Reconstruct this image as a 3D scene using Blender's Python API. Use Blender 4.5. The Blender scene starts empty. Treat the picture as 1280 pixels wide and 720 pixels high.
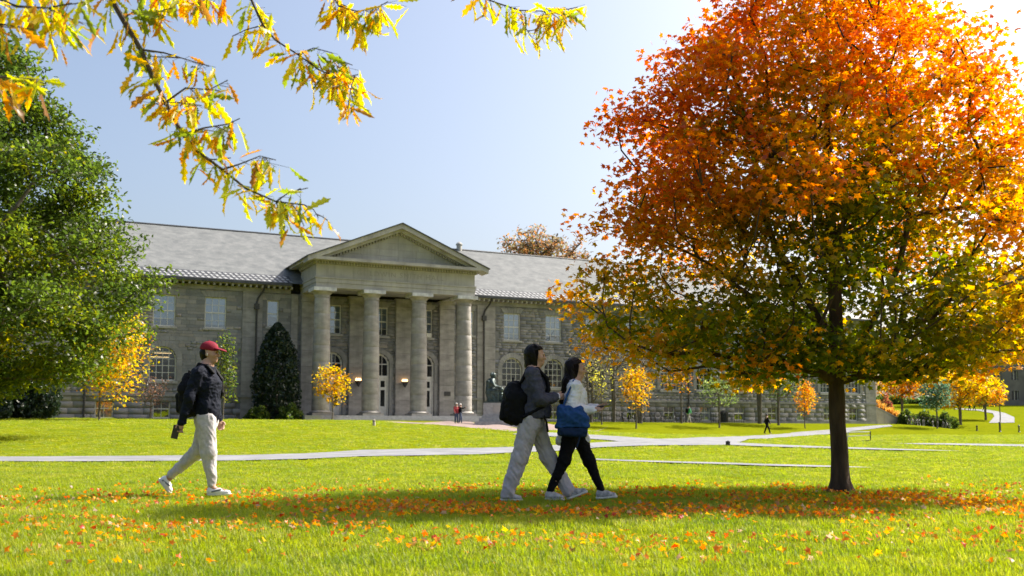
import bpy, math, random
import numpy as np
from mathutils import Vector, Matrix, noise as mnoise

# ------------------------------------------------------------------ camera, sky, sun
scene = bpy.context.scene
COL = scene.collection
R = math.radians
CAM_Z, PITCH, FPX, HORIZON = .82, R(5.0), 1244.4, 532.0
YC = HORIZON - FPX * math.tan(PITCH)

cam_data = bpy.data.cameras.new('camera')
cam_data.lens = 35.0
cam_data.sensor_width = 36.0
cam_data.shift_y = (YC - 360) / 1280
cam_data.clip_end = 6000
cam_data.dof.use_dof = True
cam_data.dof.focus_distance = 12.0
cam_data.dof.aperture_fstop = 3.2
cam = bpy.data.objects.new('camera', cam_data)
COL.objects.link(cam)
cam.location = (0, 0, CAM_Z)
cam.rotation_euler = (math.pi / 2 + PITCH, 0, 0)
scene.camera = cam

SUN_AZ, SUN_EL = R(62.8), R(43.5)
sun_vec = Vector((math.sin(SUN_AZ) * math.cos(SUN_EL), math.cos(SUN_AZ) * math.cos(SUN_EL), math.sin(SUN_EL)))
world = bpy.data.worlds.new('World')
scene.world = world
world.use_nodes = True
wn = world.node_tree
sky = wn.nodes.new('ShaderNodeTexSky')
sky.sky_type = 'NISHITA'
sky.sun_disc = False
sky.sun_elevation = SUN_EL
sky.sun_rotation = SUN_AZ
sky.altitude = 200
sky.air_density = 1.0
sky.dust_density = 6.3
sky.ozone_density = 1.0
wn.links.new(sky.outputs[0], wn.nodes['Background'].inputs[0])
wn.nodes['Background'].inputs[1].default_value = .119

sl = bpy.data.lights.new('sun', 'SUN')
sl.energy = 5.0
sl.angle = R(.53)
sl.color = (1.0, .93, .82)
so = bpy.data.objects.new('sun', sl)
COL.objects.link(so)
so.location = (60, 40, 60)
so.rotation_euler = sun_vec.to_track_quat('Z', 'Y').to_euler()

scene.view_settings.view_transform = 'Standard'
scene.view_settings.look = 'None'
scene.view_settings.gamma = 1.0
scene.view_settings.exposure = 1.0
scene.view_settings.use_curve_mapping = False
scene.render.resolution_x, scene.render.resolution_y = 1024, 576
scene.render.engine = 'CYCLES'
scene.cycles.max_bounces = 8
scene.cycles.transparent_max_bounces = 12

# ------------------------------------------------------------------ measuring helpers
def ray(x, y):
    a, b = (x - 640) / FPX, (YC - y) / FPX
    return (a, math.cos(PITCH) - b * math.sin(PITCH), math.sin(PITCH) + b * math.cos(PITCH))
def at(x, y, Y):
    r = ray(x, y); t = Y / r[1]
    return Vector((r[0] * t, Y, CAM_Z + r[2] * t))
FAZ = R(64.1)                               # facade direction, from +Y towards +X
DX, DY = math.sin(FAZ), math.cos(FAZ)
OX, OY = -15.96, 83.0                       # first column of the portico
WALL = 4.2                                  # wall face behind the column line
END = 66.8
def uv(X, Y):                               # along the facade, in front of the wall
    dx, dy = X - OX, Y - OY
    return dx * DX + dy * DY, dx * DY - dy * DX + WALL
def S(a, b, x):
    t = np.clip((x - a) / (b - a), 0, 1)
    return t * t * (3 - 2 * t)
def zbase(u):
    return 1.29 - .0042 * np.clip(u, -40, 70)
def ground_np(X, Y):
    X = np.asarray(X, float); Y = np.asarray(Y, float)
    A = .08 * S(20, 60, Y) + 1.1 * S(22, 72, Y) * S(16, -14, X)
    A = A + .055 * np.clip(Y - 112, 0, 115) * S(108, 130, Y)
    u, w = uv(X, Y)
    B = S(15, 2, w) * S(78, 66, u)
    far = S(300, 700, np.hypot(X, Y))
    z = A * (1 - B) + zbase(u) * B
    z = z + .02 * np.sin(X * .7 + 1.3) * np.cos(Y * .45) * S(14, 22, Y)
    return z * (1 - far) + 9 * far
def gz(X, Y):
    return float(ground_np(X, Y))
def on_front(px, w):                        # point w metres in front of the wall seen at column px
    r = ray(px, 520)
    lo = (w - WALL + OX * DY - OY * DX) / (r[0] * DY - r[1] * DX)
    X, Y = r[0] * lo, r[1] * lo
    return X, Y, gz(X, Y)
def on_ground(px, py):
    r = ray(px, py); t = 3.0
    for i in range(4000):
        X, Y, Z = r[0] * t, r[1] * t, CAM_Z + r[2] * t
        if Z <= gz(X, Y): break
        t += .1
    lo, hi = t - .1, t
    for i in range(12):
        m = (lo + hi) / 2
        if CAM_Z + r[2] * m <= gz(r[0] * m, r[1] * m): hi = m
        else: lo = m
    return r[0] * hi, r[1] * hi

# ------------------------------------------------------------------ object helpers
def tag(o, label=None, cat=None, group=None, kind=None):
    if label: o['label'] = label
    if cat: o['category'] = cat
    if group: o['group'] = group
    if kind: o['kind'] = kind
    return o
def empty(name, loc=(0, 0, 0), rz=0, parent=None):
    o = bpy.data.objects.new(name, None)
    o.empty_display_size = .2
    COL.objects.link(o)
    o.location = loc
    o.rotation_euler = (0, 0, rz)
    o.parent = parent
    return o
def link(name, me, parent=None, loc=None, rot=None):
    o = bpy.data.objects.new(name, me)
    COL.objects.link(o)
    o.parent = parent
    if loc is not None: o.location = loc
    if rot is not None: o.rotation_euler = rot
    return o
def np_mesh(name, V, Fc, mat=None, smooth=False, cols=None, quads=None):
    """V (n,3); Fc (m,k) equal-size faces"""
    me = bpy.data.meshes.new(name)
    V = np.asarray(V, np.float32); Fc = np.asarray(Fc, np.int32)
    me.vertices.add(len(V)); me.vertices.foreach_set('co', V.ravel())
    k = Fc.shape[1]
    me.loops.add(Fc.size); me.loops.foreach_set('vertex_index', Fc.ravel())
    me.polygons.add(len(Fc))
    me.polygons.foreach_set('loop_start', np.arange(0, Fc.size, k, dtype=np.int32))
    me.polygons.foreach_set('loop_total', np.full(len(Fc), k, np.int32))
    if smooth: me.polygons.foreach_set('use_smooth', np.ones(len(Fc), bool))
    me.update(calc_edges=True)
    if cols is not None:
        c = np.ones((len(V), 4), np.float32); c[:, :3] = cols
        a = me.color_attributes.new('Col', 'FLOAT_COLOR', 'POINT')
        a.data.foreach_set('color', c.ravel())
    if mat: me.materials.append(mat)
    return me
class MB:
    def __init__(s): s.v = []; s.f = []
    def add(s, v, f):
        n = len(s.v); s.v += [tuple(p) for p in v]; s.f += [tuple(i + n for i in q) for q in f]
        return s
    def box(s, x0, x1, y0, y1, z0, z1, back=True):
        f = [(0, 1, 5, 4), (1, 2, 6, 5), (3, 0, 4, 7), (4, 5, 6, 7), (3, 2, 1, 0)]
        if back: f.append((2, 3, 7, 6))
        return s.add([(x0, y0, z0), (x1, y0, z0), (x1, y1, z0), (x0, y1, z0), (x0, y0, z1), (x1, y0, z1), (x1, y1, z1), (x0, y1, z1)], f)
    def obox(s, c, ax, ay, az):
        c, ax, ay, az = Vector(c), Vector(ax), Vector(ay), Vector(az)
        v = [c + sx * ax + sy * ay + sz * az for sz in (-1, 1) for sx, sy in ((-1, -1), (1, -1), (1, 1), (-1, 1))]
        return s.add(v, [(0, 1, 5, 4), (1, 2, 6, 5), (2, 3, 7, 6), (3, 0, 4, 7), (4, 5, 6, 7), (3, 2, 1, 0)])
    def prism(s, pts, y0, y1):              # polygon in x,z extruded along y
        n = len(pts)
        v = [(p[0], y0, p[1]) for p in pts] + [(p[0], y1, p[1]) for p in pts]
        f = [tuple(range(n)), tuple(range(2 * n - 1, n - 1, -1))]
        f += [((i + 1) % n, i, n + i, n + (i + 1) % n) for i in range(n)]
        return s.add(v, f)
    def tube(s, pts, rad, n=8, capit=True):
        pts = [Vector(p) for p in pts]
        if not hasattr(rad, '__len__'): rad = [rad] * len(pts)
        base = len(s.v); prev = None
        for i, p in enumerate(pts):
            t = (pts[min(i + 1, len(pts) - 1)] - pts[max(i - 1, 0)]).normalized()
            if prev is None:
                a = Vector((1, 0, 0)) if abs(t.x) < .8 else Vector((0, 1, 0))
                a = (a - t * a.dot(t)).normalized()
            else:
                a = (prev - t * prev.dot(t)).normalized()
            prev = a; b = t.cross(a)
            for k in range(n):
                q = 2 * math.pi * k / n
                s.v.append(tuple(p + rad[i] * (math.cos(q) * a + math.sin(q) * b)))
        for i in range(len(pts) - 1):
            for k in range(n):
                k2 = (k + 1) % n
                s.f.append((base + i * n + k, base + i * n + k2, base + (i + 1) * n + k2, base + (i + 1) * n + k))
        if capit:
            s.f.append(tuple(base + k for k in range(n - 1, -1, -1)))
            e = base + (len(pts) - 1) * n
            s.f.append(tuple(e + k for k in range(n)))
        return s
    def lathe(s, prof, c=(0, 0, 0), n=24):
        base = len(s.v)
        for r, z in prof:
            for k in range(n):
                q = 2 * math.pi * k / n
                s.v.append((c[0] + r * math.cos(q), c[1] + r * math.sin(q), c[2] + z))
        for i in range(len(prof) - 1):
            for k in range(n):
                k2 = (k + 1) % n
                s.f.append((base + i * n + k, base + i * n + k2, base + (i + 1) * n + k2, base + (i + 1) * n + k))
        s.f.append(tuple(base + k for k in range(n - 1, -1, -1)))
        e = base + (len(prof) - 1) * n
        s.f.append(tuple(e + k for k in range(n)))
        return s
    def mesh(s, name, mat, smooth=False, sharp=None):
        me = bpy.data.meshes.new(name)
        me.from_pydata(s.v, [], s.f)
        if mat: me.materials.append(mat)
        if smooth:
            me.polygons.foreach_set('use_smooth', np.ones(len(me.polygons), bool))
            me.set_sharp_from_angle(angle=R(sharp or 35))
        me.update()
        return me
    def build(s, name, mat, parent=None, smooth=False, loc=None, sharp=None):
        return link(name, s.mesh(name, mat, smooth, sharp), parent, loc)

# ------------------------------------------------------------------ materials
def new_mat(name):
    m = bpy.data.materials.new(name); m.use_nodes = True
    nt = m.node_tree
    for n in list(nt.nodes): nt.nodes.remove(n)
    out = nt.nodes.new('ShaderNodeOutputMaterial')
    return m, nt, out
def N(nt, typ, **kw):
    n = nt.nodes.new(typ)
    for k, v in kw.items():
        if k.startswith('i_'):
            key = k[2:]
            n.inputs[int(key) if key.isdigit() else key.replace('_', ' ')].default_value = v
        else: setattr(n, k, v)
    return n
def mixc(nt, fac, a, b, mode='MIX'):
    n = nt.nodes.new('ShaderNodeMix'); n.data_type = 'RGBA'; n.blend_type = mode
    for sock, val in ((n.inputs[0], fac), (n.inputs[6], a), (n.inputs[7], b)):
        if hasattr(val, 'is_linked') or hasattr(val, 'links'): nt.links.new(val, sock)
        elif isinstance(val, (tuple, list)): sock.default_value = (*val[:3], 1)
        else: sock.default_value = val
    return n.outputs[2]
def noise_node(nt, scale, detail=4, rough=.55, coord='Object', vec=None, stretch=None):
    n = N(nt, 'ShaderNodeTexNoise'); n.inputs['Scale'].default_value = scale
    n.inputs['Detail'].default_value = detail; n.inputs['Roughness'].default_value = rough
    tc = nt.nodes.new('ShaderNodeTexCoord')
    src = tc.outputs[coord]
    if coord == 'World':
        pass
    if stretch:
        mp = nt.nodes.new('ShaderNodeMapping'); mp.inputs['Scale'].default_value = stretch
        nt.links.new(src, mp.inputs[0]); src = mp.outputs[0]
    nt.links.new(src, n.inputs['Vector'])
    return n.outputs['Fac']
def ramp(nt, fac, stops):
    r = nt.nodes.new('ShaderNodeValToRGB')
    el = r.color_ramp.elements
    while len(el) < len(stops): el.new(.5)
    for e, (p, c) in zip(el, stops):
        e.position = p; e.color = (*c[:3], 1)
    nt.links.new(fac, r.inputs[0])
    return r.outputs[0]
def bumpn(nt, h, strength=.3, dist=.02):
    b = nt.nodes.new('ShaderNodeBump'); b.inputs['Strength'].default_value = strength; b.inputs['Distance'].default_value = dist
    nt.links.new(h, b.inputs['Height'])
    return b.outputs[0]
def pbr(name, c1, c2=None, scale=3, rough=.8, bump=.0, bscale=30, bdist=.01, metal=0, detail=5, objvar=0, stretch=None, lo=.35, hi=.65, sheen=0, spec=None, streak=0):
    m, nt, out = new_mat(name)
    p = N(nt, 'ShaderNodeBsdfPrincipled'); p.inputs['Roughness'].default_value = rough; p.inputs['Metallic'].default_value = metal
    if spec is not None: p.inputs['Specular IOR Level'].default_value = spec
    if sheen: p.inputs['Sheen Weight'].default_value = sheen
    if c2 is None: c2 = tuple(min(1, x * 1.25) for x in c1)
    f = noise_node(nt, scale, detail, stretch=stretch)
    c = ramp(nt, f, [(lo, c1), (hi, c2)])
    if objvar:
        oi = nt.nodes.new('ShaderNodeObjectInfo')
        mr = N(nt, 'ShaderNodeMapRange'); mr.inputs['To Min'].default_value = 1 - objvar; mr.inputs['To Max'].default_value = 1 + objvar
        nt.links.new(oi.outputs['Random'], mr.inputs['Value'])
        hs = nt.nodes.new('ShaderNodeHueSaturation')
        nt.links.new(mr.outputs[0], hs.inputs['Value']); nt.links.new(c, hs.inputs['Color'])
        c = hs.outputs[0]
    if streak:
        sn = noise_node(nt, 1.0, 6, .7, stretch=(1.6, 1.6, .13))
        c = mixc(nt, streak, c, ramp(nt, sn, [(.3, (.45, .45, .47)), (.52, (1, 1, 1)), (.75, (1.15, 1.12, 1.06))]), 'MULTIPLY')
    nt.links.new(c, p.inputs['Base Color'])
    if bump:
        b = noise_node(nt, bscale, 6, .6, stretch=stretch)
        nt.links.new(bumpn(nt, b, bump, bdist), p.inputs['Normal'])
    nt.links.new(p.outputs[0], out.inputs[0])
    return m
def leaf_mat(name, source, trans=.5, spread=.18, gloss=.02):
    """source: 'attr' (colour attribute), 'obj' (object colour) or an rgb tuple"""
    m, nt, out = new_mat(name)
    if source == 'attr':
        a = N(nt, 'ShaderNodeAttribute', attribute_name='Col'); c = a.outputs['Color']
    elif source == 'obj':
        c = nt.nodes.new('ShaderNodeObjectInfo').outputs['Color']
    else:
        rgb = nt.nodes.new('ShaderNodeRGB'); rgb.outputs[0].default_value = (*source, 1); c = rgb.outputs[0]
    nz = noise_node(nt, 28 if source == 'obj' else 9, 3)
    hs = nt.nodes.new('ShaderNodeHueSaturation')
    mr = N(nt, 'ShaderNodeMapRange'); mr.inputs['From Min'].default_value = .3; mr.inputs['From Max'].default_value = .7
    mr.inputs['To Min'].default_value = 1 - spread; mr.inputs['To Max'].default_value = 1 + spread
    nt.links.new(nz, mr.inputs['Value']); nt.links.new(mr.outputs[0], hs.inputs['Value']); nt.links.new(c, hs.inputs['Color'])
    c = hs.outputs[0]
    d = nt.nodes.new('ShaderNodeBsdfDiffuse'); t = nt.nodes.new('ShaderNodeBsdfTranslucent'); g = nt.nodes.new('ShaderNodeBsdfGlossy')
    g.inputs['Roughness'].default_value = .35
    sat = nt.nodes.new('ShaderNodeHueSaturation'); sat.inputs['Saturation'].default_value = 1.08; sat.inputs['Value'].default_value = 1.75
    nt.links.new(c, sat.inputs['Color'])
    nt.links.new(c, d.inputs['Color']); nt.links.new(sat.outputs[0], t.inputs['Color'])
    m1 = nt.nodes.new('ShaderNodeMixShader'); m1.inputs[0].default_value = trans
    nt.links.new(d.outputs[0], m1.inputs[1]); nt.links.new(t.outputs[0], m1.inputs[2])
    m2 = nt.nodes.new('ShaderNodeMixShader'); m2.inputs[0].default_value = gloss
    nt.links.new(m1.outputs[0], m2.inputs[1]); nt.links.new(g.outputs[0], m2.inputs[2])
    nt.links.new(m2.outputs[0], out.inputs[0])
    return m

def lawn_material():
    m, nt, out = new_mat('lawn')
    geo = nt.nodes.new('ShaderNodeNewGeometry')
    def nn(scale, detail, st=None):
        n = N(nt, 'ShaderNodeTexNoise'); n.inputs['Scale'].default_value = scale; n.inputs['Detail'].default_value = detail
        n.inputs['Roughness'].default_value = .65
        if st:
            mp = nt.nodes.new('ShaderNodeMapping'); mp.inputs['Scale'].default_value = st
            nt.links.new(geo.outputs['Position'], mp.inputs[0]); nt.links.new(mp.outputs[0], n.inputs['Vector'])
        else: nt.links.new(geo.outputs['Position'], n.inputs['Vector'])
        return n.outputs['Fac']
    big = nn(.16, 5, (1, .5, 1)); fine = nn(9, 6, (1, .35, 1)); mid = nn(1.3, 5, (1, .6, 1))
    c = ramp(nt, big, [(.3, (.115, .145, .004)), (.5, (.15, .175, .005)), (.72, (.19, .195, .007))])
    c = mixc(nt, .55, c, ramp(nt, fine, [(.25, (.06, .08, .003)), (.55, (.155, .175, .005)), (.8, (.25, .24, .015))]))
    c = mixc(nt, .35, c, ramp(nt, mid, [(.3, (.08, .12, .004)), (.65, (.18, .195, .008))]))
    d = nt.nodes.new('ShaderNodeBsdfPrincipled'); d.inputs['Roughness'].default_value = .75
    d.inputs['Specular IOR Level'].default_value = .0
    d.inputs['Sheen Weight'].default_value = .0; d.inputs['Sheen Roughness'].default_value = .5
    d.inputs['Sheen Tint'].default_value = (.75, .9, .2, 1)
    nt.links.new(c, d.inputs['Base Color'])
    nt.links.new(bumpn(nt, fine, .7, .06), d.inputs['Normal'])
    nt.links.new(d.outputs[0], out.inputs[0])
    return m
def grass_material():
    m, nt, out = new_mat('grass_blade')
    oi = nt.nodes.new('ShaderNodeObjectInfo')
    geo = nt.nodes.new('ShaderNodeNewGeometry')
    n = N(nt, 'ShaderNodeTexNoise'); n.inputs['Scale'].default_value = .9; n.inputs['Detail'].default_value = 4
    nt.links.new(geo.outputs['Position'], n.inputs['Vector'])
    a = ramp(nt, n.outputs['Fac'], [(.3, (.13, .19, .010)), (.55, (.20, .245, .013)), (.75, (.29, .29, .025))])
    b = ramp(nt, oi.outputs['Random'], [(0, (.11, .17, .010)), (.6, (.21, .25, .014)), (.93, (.29, .29, .025)), (1, (.42, .36, .12))])
    c = mixc(nt, .5, a, b)
    nb_ = N(nt, 'ShaderNodeTexNoise'); nb_.inputs['Scale'].default_value = .38; nb_.inputs['Detail'].default_value = 6; nb_.inputs['Roughness'].default_value = .65
    nt.links.new(geo.outputs['Position'], nb_.inputs['Vector'])
    c = mixc(nt, .8, c, ramp(nt, nb_.outputs['Fac'], [(.3, (.62, .78, .8)), (.5, (1, 1, 1)), (.68, (1.12, 1.06, 1.0))]), 'MULTIPLY')
    d = nt.nodes.new('ShaderNodeBsdfDiffuse'); t = nt.nodes.new('ShaderNodeBsdfTranslucent'); g = nt.nodes.new('ShaderNodeBsdfGlossy')
    g.inputs['Roughness'].default_value = .55
    sat = nt.nodes.new('ShaderNodeHueSaturation'); sat.inputs['Value'].default_value = 2.1; sat.inputs['Saturation'].default_value = 1.05
    nt.links.new(c, sat.inputs['Color']); nt.links.new(c, d.inputs['Color']); nt.links.new(sat.outputs[0], t.inputs['Color'])
    m1 = nt.nodes.new('ShaderNodeMixShader'); m1.inputs[0].default_value = .5
    nt.links.new(d.outputs[0], m1.inputs[1]); nt.links.new(t.outputs[0], m1.inputs[2])
    m2 = nt.nodes.new('ShaderNodeMixShader'); m2.inputs[0].default_value = .03
    nt.links.new(m1.outputs[0], m2.inputs[1]); nt.links.new(g.outputs[0], m2.inputs[2])
    nt.links.new(m2.outputs[0], out.inputs[0])
    return m
def glass_material(name, fac, tint=(.9, .95, 1)):
    m, nt, out = new_mat(name)
    t = nt.nodes.new('ShaderNodeBsdfTransparent'); g = nt.nodes.new('ShaderNodeBsdfGlossy')
    t.inputs[0].default_value = (.75, .8, .85, 1)
    g.inputs['Roughness'].default_value = .03; g.inputs['Color'].default_value = (*tint, 1)
    nz = noise_node(nt, .8, 2)
    nt.links.new(bumpn(nt, nz, .15, .05), g.inputs['Normal'])
    x = nt.nodes.new('ShaderNodeMixShader'); x.inputs[0].default_value = fac
    nt.links.new(t.outputs[0], x.inputs[1]); nt.links.new(g.outputs[0], x.inputs[2])
    nt.links.new(x.outputs[0], out.inputs[0])
    return m
def emit_material(name, col, strength):
    m, nt, out = new_mat(name)
    e = nt.nodes.new('ShaderNodeEmission'); e.inputs[0].default_value = (*col, 1); e.inputs[1].default_value = strength
    nt.links.new(e.outputs[0], out.inputs[0])
    return m
def slate_material():
    m, nt, out = new_mat('slate_roof')
    p = nt.nodes.new('ShaderNodeBsdfPrincipled'); p.inputs['Roughness'].default_value = .75; p.inputs['Specular IOR Level'].default_value = .25
    tc = nt.nodes.new('ShaderNodeTexCoord')
    sep = nt.nodes.new('ShaderNodeSeparateXYZ'); nt.links.new(tc.outputs['Object'], sep.inputs[0])
    cmb = nt.nodes.new('ShaderNodeCombineXYZ')
    nt.links.new(sep.outputs['X'], cmb.inputs['X']); nt.links.new(sep.outputs['Z'], cmb.inputs['Y'])
    br = nt.nodes.new('ShaderNodeTexBrick'); br.inputs['Scale'].default_value = 1
    br.inputs['Brick Width'].default_value = .42; br.inputs['Row Height'].default_value = .17
    br.inputs['Mortar Size'].default_value = .008; br.inputs['Color1'].default_value = (.125, .134, .14, 1)
    br.inputs['Color2'].default_value = (.18, .19, .193, 1); br.inputs['Mortar'].default_value = (.10, .105, .11, 1)
    nt.links.new(cmb.outputs[0], br.inputs['Vector'])
    n = N(nt, 'ShaderNodeTexNoise'); n.inputs['Scale'].default_value = .9; n.inputs['Detail'].default_value = 7; n.inputs['Roughness'].default_value = .7
    mp = nt.nodes.new('ShaderNodeMapping'); mp.inputs['Scale'].default_value = (.9, 2.2, 1)
    nt.links.new(cmb.outputs[0], mp.inputs[0]); nt.links.new(mp.outputs[0], n.inputs['Vector'])
    c = mixc(nt, .6, br.outputs['Color'], ramp(nt, n.outputs['Fac'], [(.28, (.075, .083, .09)), (.5, (.15, .16, .164)), (.72, (.245, .252, .252))]))
    nt.links.new(c, p.inputs['Base Color'])
    nt.links.new(bumpn(nt, br.outputs['Fac'], -.4, .02), p.inputs['Normal'])
    nt.links.new(p.outputs[0], out.inputs[0])
    return m
def attr_stone(name, objvar):
    """rough ashlar; tint from colour attribute (joined stones) or from the object colour (single stones)"""
    m, nt, out = new_mat(name)
    p = nt.nodes.new('ShaderNodeBsdfPrincipled'); p.inputs['Roughness'].default_value = .9
    if objvar: c = nt.nodes.new('ShaderNodeObjectInfo').outputs['Color']
    else: c = N(nt, 'ShaderNodeAttribute', attribute_name='Col').outputs['Color']
    geo = nt.nodes.new('ShaderNodeNewGeometry')
    n = N(nt, 'ShaderNodeTexNoise'); n.inputs['Scale'].default_value = 1.1; n.inputs['Detail'].default_value = 8; n.inputs['Roughness'].default_value = .7
    nt.links.new(geo.outputs['Position'], n.inputs['Vector'])
    c2 = mixc(nt, .6, c, ramp(nt, n.outputs['Fac'], [(.25, (.5, .5, .5)), (.5, (.86, .85, .83)), (.78, (1.12, 1.08, 1.0))]), 'MULTIPLY')
    n3 = N(nt, 'ShaderNodeTexNoise'); n3.inputs['Scale'].default_value = 1.0; n3.inputs['Detail'].default_value = 6; n3.inputs['Roughness'].default_value = .7
    mp3 = nt.nodes.new('ShaderNodeMapping'); mp3.inputs['Scale'].default_value = (.9, .9, .12)
    nt.links.new(geo.outputs['Position'], mp3.inputs[0]); nt.links.new(mp3.outputs[0], n3.inputs['Vector'])
    c2 = mixc(nt, .4, c2, ramp(nt, n3.outputs['Fac'], [(.3, (.5, .5, .52)), (.5, (1, 1, 1)), (.75, (1.15, 1.1, 1.04))]), 'MULTIPLY')
    nt.links.new(c2, p.inputs['Base Color'])
    n2 = N(nt, 'ShaderNodeTexNoise'); n2.inputs['Scale'].default_value = 9; n2.inputs['Detail'].default_value = 5
    nt.links.new(geo.outputs['Position'], n2.inputs['Vector'])
    nt.links.new(bumpn(nt, n2.outputs['Fac'], .35, .015), p.inputs['Normal'])
    nt.links.new(p.outputs[0], out.inputs[0])
    return m

M = {}
M['lawn'] = lawn_material()
M['grass'] = grass_material()
M['path'] = pbr('path_concrete', (.115, .12, .13), (.235, .24, .255), 1.1, .9, .3, 14, .01, detail=10, lo=.25, hi=.7)
M['plaza'] = pbr('plaza_brick', (.19, .14, .125), (.27, .20, .18), 1.5, .85, .2, 10, .01)
M['stone'] = attr_stone('ashlar', True)
M['stone_mass'] = attr_stone('ashlar_mass', False)
M['mortar'] = pbr('mortar', (.15, .15, .15), (.21, .205, .20), 2, .95, .3, 12)
M['trim'] = pbr('limestone_trim', (.21, .205, .195), (.32, .31, .29), .9, .85, .25, 6, .02, detail=8, streak=0.45)
M['trim_pale'] = pbr('pale_limestone', (.29, .28, .26), (.41, .395, .365), .7, .85, .2, 6, .02, detail=8, streak=0.45)
M['column'] = pbr('column_stone', (.24, .225, .21), (.36, .34, .315), 1.1, .85, .2, 8, .02, detail=8, objvar=.09, stretch=(1, 1, 2.2), streak=0.4)
M['capital'] = pbr('abacus_stone_highlit', (.40, .40, .41), (.60, .61, .63), 2.5, .8, .2, 8, streak=0.6)  # bluish-white highlight on the abacus is put into this stone colour
M['frieze'] = pbr('frieze_stone', (.30, .29, .265), (.39, .375, .345), .6, .85, .15, 6, detail=8, objvar=.05, streak=0.45)
M['letter'] = pbr('incised_letter', (.255, .245, .225), (.30, .29, .265), 6, .9)
M['slate'] = slate_material()
M['slate_dark'] = pbr('dark_lead', (.035, .038, .045), (.06, .062, .07), 2, .5)
M['tile'] = pbr('eave_tile_lit_top', (.30, .31, .315), (.40, .41, .41), 2, .45)
M['frame'] = pbr('window_paint', (.55, .53, .46), (.66, .64, .57), 4, .5)
M['door'] = pbr('door_paint', (.62, .60, .54), (.72, .70, .64), 4, .5)
M['glass'] = glass_material('window_glass', .20)
M['glass_dark'] = glass_material('arched_glass', .09)
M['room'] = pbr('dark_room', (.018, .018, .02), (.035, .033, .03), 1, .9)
M['blind'] = pbr('window_blind', (.36, .40, .44), (.52, .56, .60), 1.2, .8, stretch=(1, 1, .3))
M['pipe'] = pbr('iron_pipe', (.025, .024, .024), (.05, .048, .045), 5, .55)
M['bronze'] = pbr('bronze_patina', (.022, .035, .036), (.075, .105, .10), 2.5, .45, .3, 9, .03, metal=.5)
M['granite'] = pbr('grey_granite', (.27, .27, .265), (.36, .36, .35), 5, .7, .1, 40)
M['bark'] = pbr('bark', (.035, .022, .013), (.085, .056, .034), 9, .95, .9, 22, .03, stretch=(1, 1, .22))
M['bark_grey'] = pbr('bark_grey', (.07, .058, .048), (.15, .13, .11), 6, .95, .6, 18, .03, stretch=(1, 1, .3))
M['twig'] = pbr('twig', (.045, .032, .025), (.09, .07, .055), 12, .9)
M['leaf'] = leaf_mat('crown_leaf', 'attr', .68)
M['leaf_obj'] = leaf_mat('single_leaf', 'obj', .68)
M['leaf_dull'] = leaf_mat('evergreen_leaf', 'attr', .25, gloss=.04)
M['fallen'] = leaf_mat('fallen_leaf', 'obj', .45, .25)
M['fallen_mass'] = leaf_mat('fallen_leaf_mass', 'attr', .45, .25)
M['metal'] = pbr('dark_metal', (.02, .02, .022), (.045, .045, .05), 6, .45, metal=.4)
M['pale_metal'] = pbr('pale_metal', (.5, .5, .5), (.6, .6, .6), 6, .4, metal=.5)
M['skin'] = pbr('skin_tan', (.36, .20, .135), (.44, .26, .18), 9, .55)
M['skin_pale'] = pbr('skin_light', (.40, .225, .15), (.47, .28, .19), 9, .55)
M['hair'] = pbr('black_hair', (.0025, .002, .002), (.006, .0045, .004), 60, .45, .6, 120, .006, stretch=(1, 1, .08), spec=.15)
M['hair_brown'] = pbr('dark_brown_hair', (.005, .0025, .0022), (.012, .006, .005), 60, .42, .6, 120, .006, stretch=(1, 1, .08), spec=.15)
M['navy'] = pbr('navy_sweatshirt', (.004, .006, .014), (.008, .011, .022), 14, .8, .25, 60, .004, spec=.15)
M['grey_sweat'] = pbr('grey_sweatpants', (.38, .36, .37), (.48, .455, .46), 30, .9, .25, 70, .004, sheen=.2, spec=.15)
M['cap_red'] = pbr('maroon_cap', (.16, .010, .025), (.22, .018, .035), 20, .75, .2, 80, .003, spec=.15)
M['white_shoe'] = pbr('white_leather', (.62, .60, .60), (.74, .73, .73), 12, .5)
M['shoe_grey'] = pbr('grey_mesh_shoe', (.20, .20, .205), (.50, .49, .49), 26, .8)
M['sole'] = pbr('rubber_sole', (.55, .53, .50), (.68, .66, .62), 12, .8)
M['swoosh'] = pbr('grey_trim', (.13, .14, .17), (.18, .19, .22), 12, .6)
M['slate_knit'] = pbr('slate_grey_sweater', (.045, .046, .066), (.068, .069, .094), 24, .9, .35, 90, .004, spec=.15)
M['pale_pants'] = pbr('pale_grey_trousers', (.36, .33, .355), (.45, .42, .445), 16, .9, .3, 50, .004, sheen=.2, spec=.15)
M['white_knit'] = pbr('white_sweater', (.62, .62, .66), (.74, .74, .77), 20, .9, .3, 70, .004, sheen=.2, spec=.15)
M['black_cloth'] = pbr('black_leggings', (.003, .003, .0045), (.006, .006, .008), 20, .8, .2, 60, .003, spec=.15)
M['blue_bag'] = pbr('blue_canvas', (.010, .045, .15), (.018, .065, .20), 8, .7, .3, 60, .004, spec=.15)
M['navy_bag'] = pbr('navy_canvas', (.006, .018, .055), (.01, .025, .07), 8, .7, .3, 60, .004, spec=.15)
M['black_bag'] = pbr('black_nylon', (.0025, .0025, .0035), (.005, .005, .0065), 12, .7, .4, 30, .006, spec=.15)
M['phone'] = pbr('phone_case', (.012, .009, .010), (.02, .016, .017), 6, .25)
M['red_cloth'] = pbr('red_jacket', (.30, .025, .03), (.40, .04, .045), 8, .8)
M['green_cloth'] = pbr('green_shirt', (.06, .34, .14), (.08, .42, .18), 8, .8)
M['jeans'] = pbr('blue_jeans', (.04, .06, .11), (.07, .10, .17), 8, .85)
M['white_hair'] = pbr('pale_hat', (.6, .58, .55), (.72, .70, .66), 8, .8)
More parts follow.
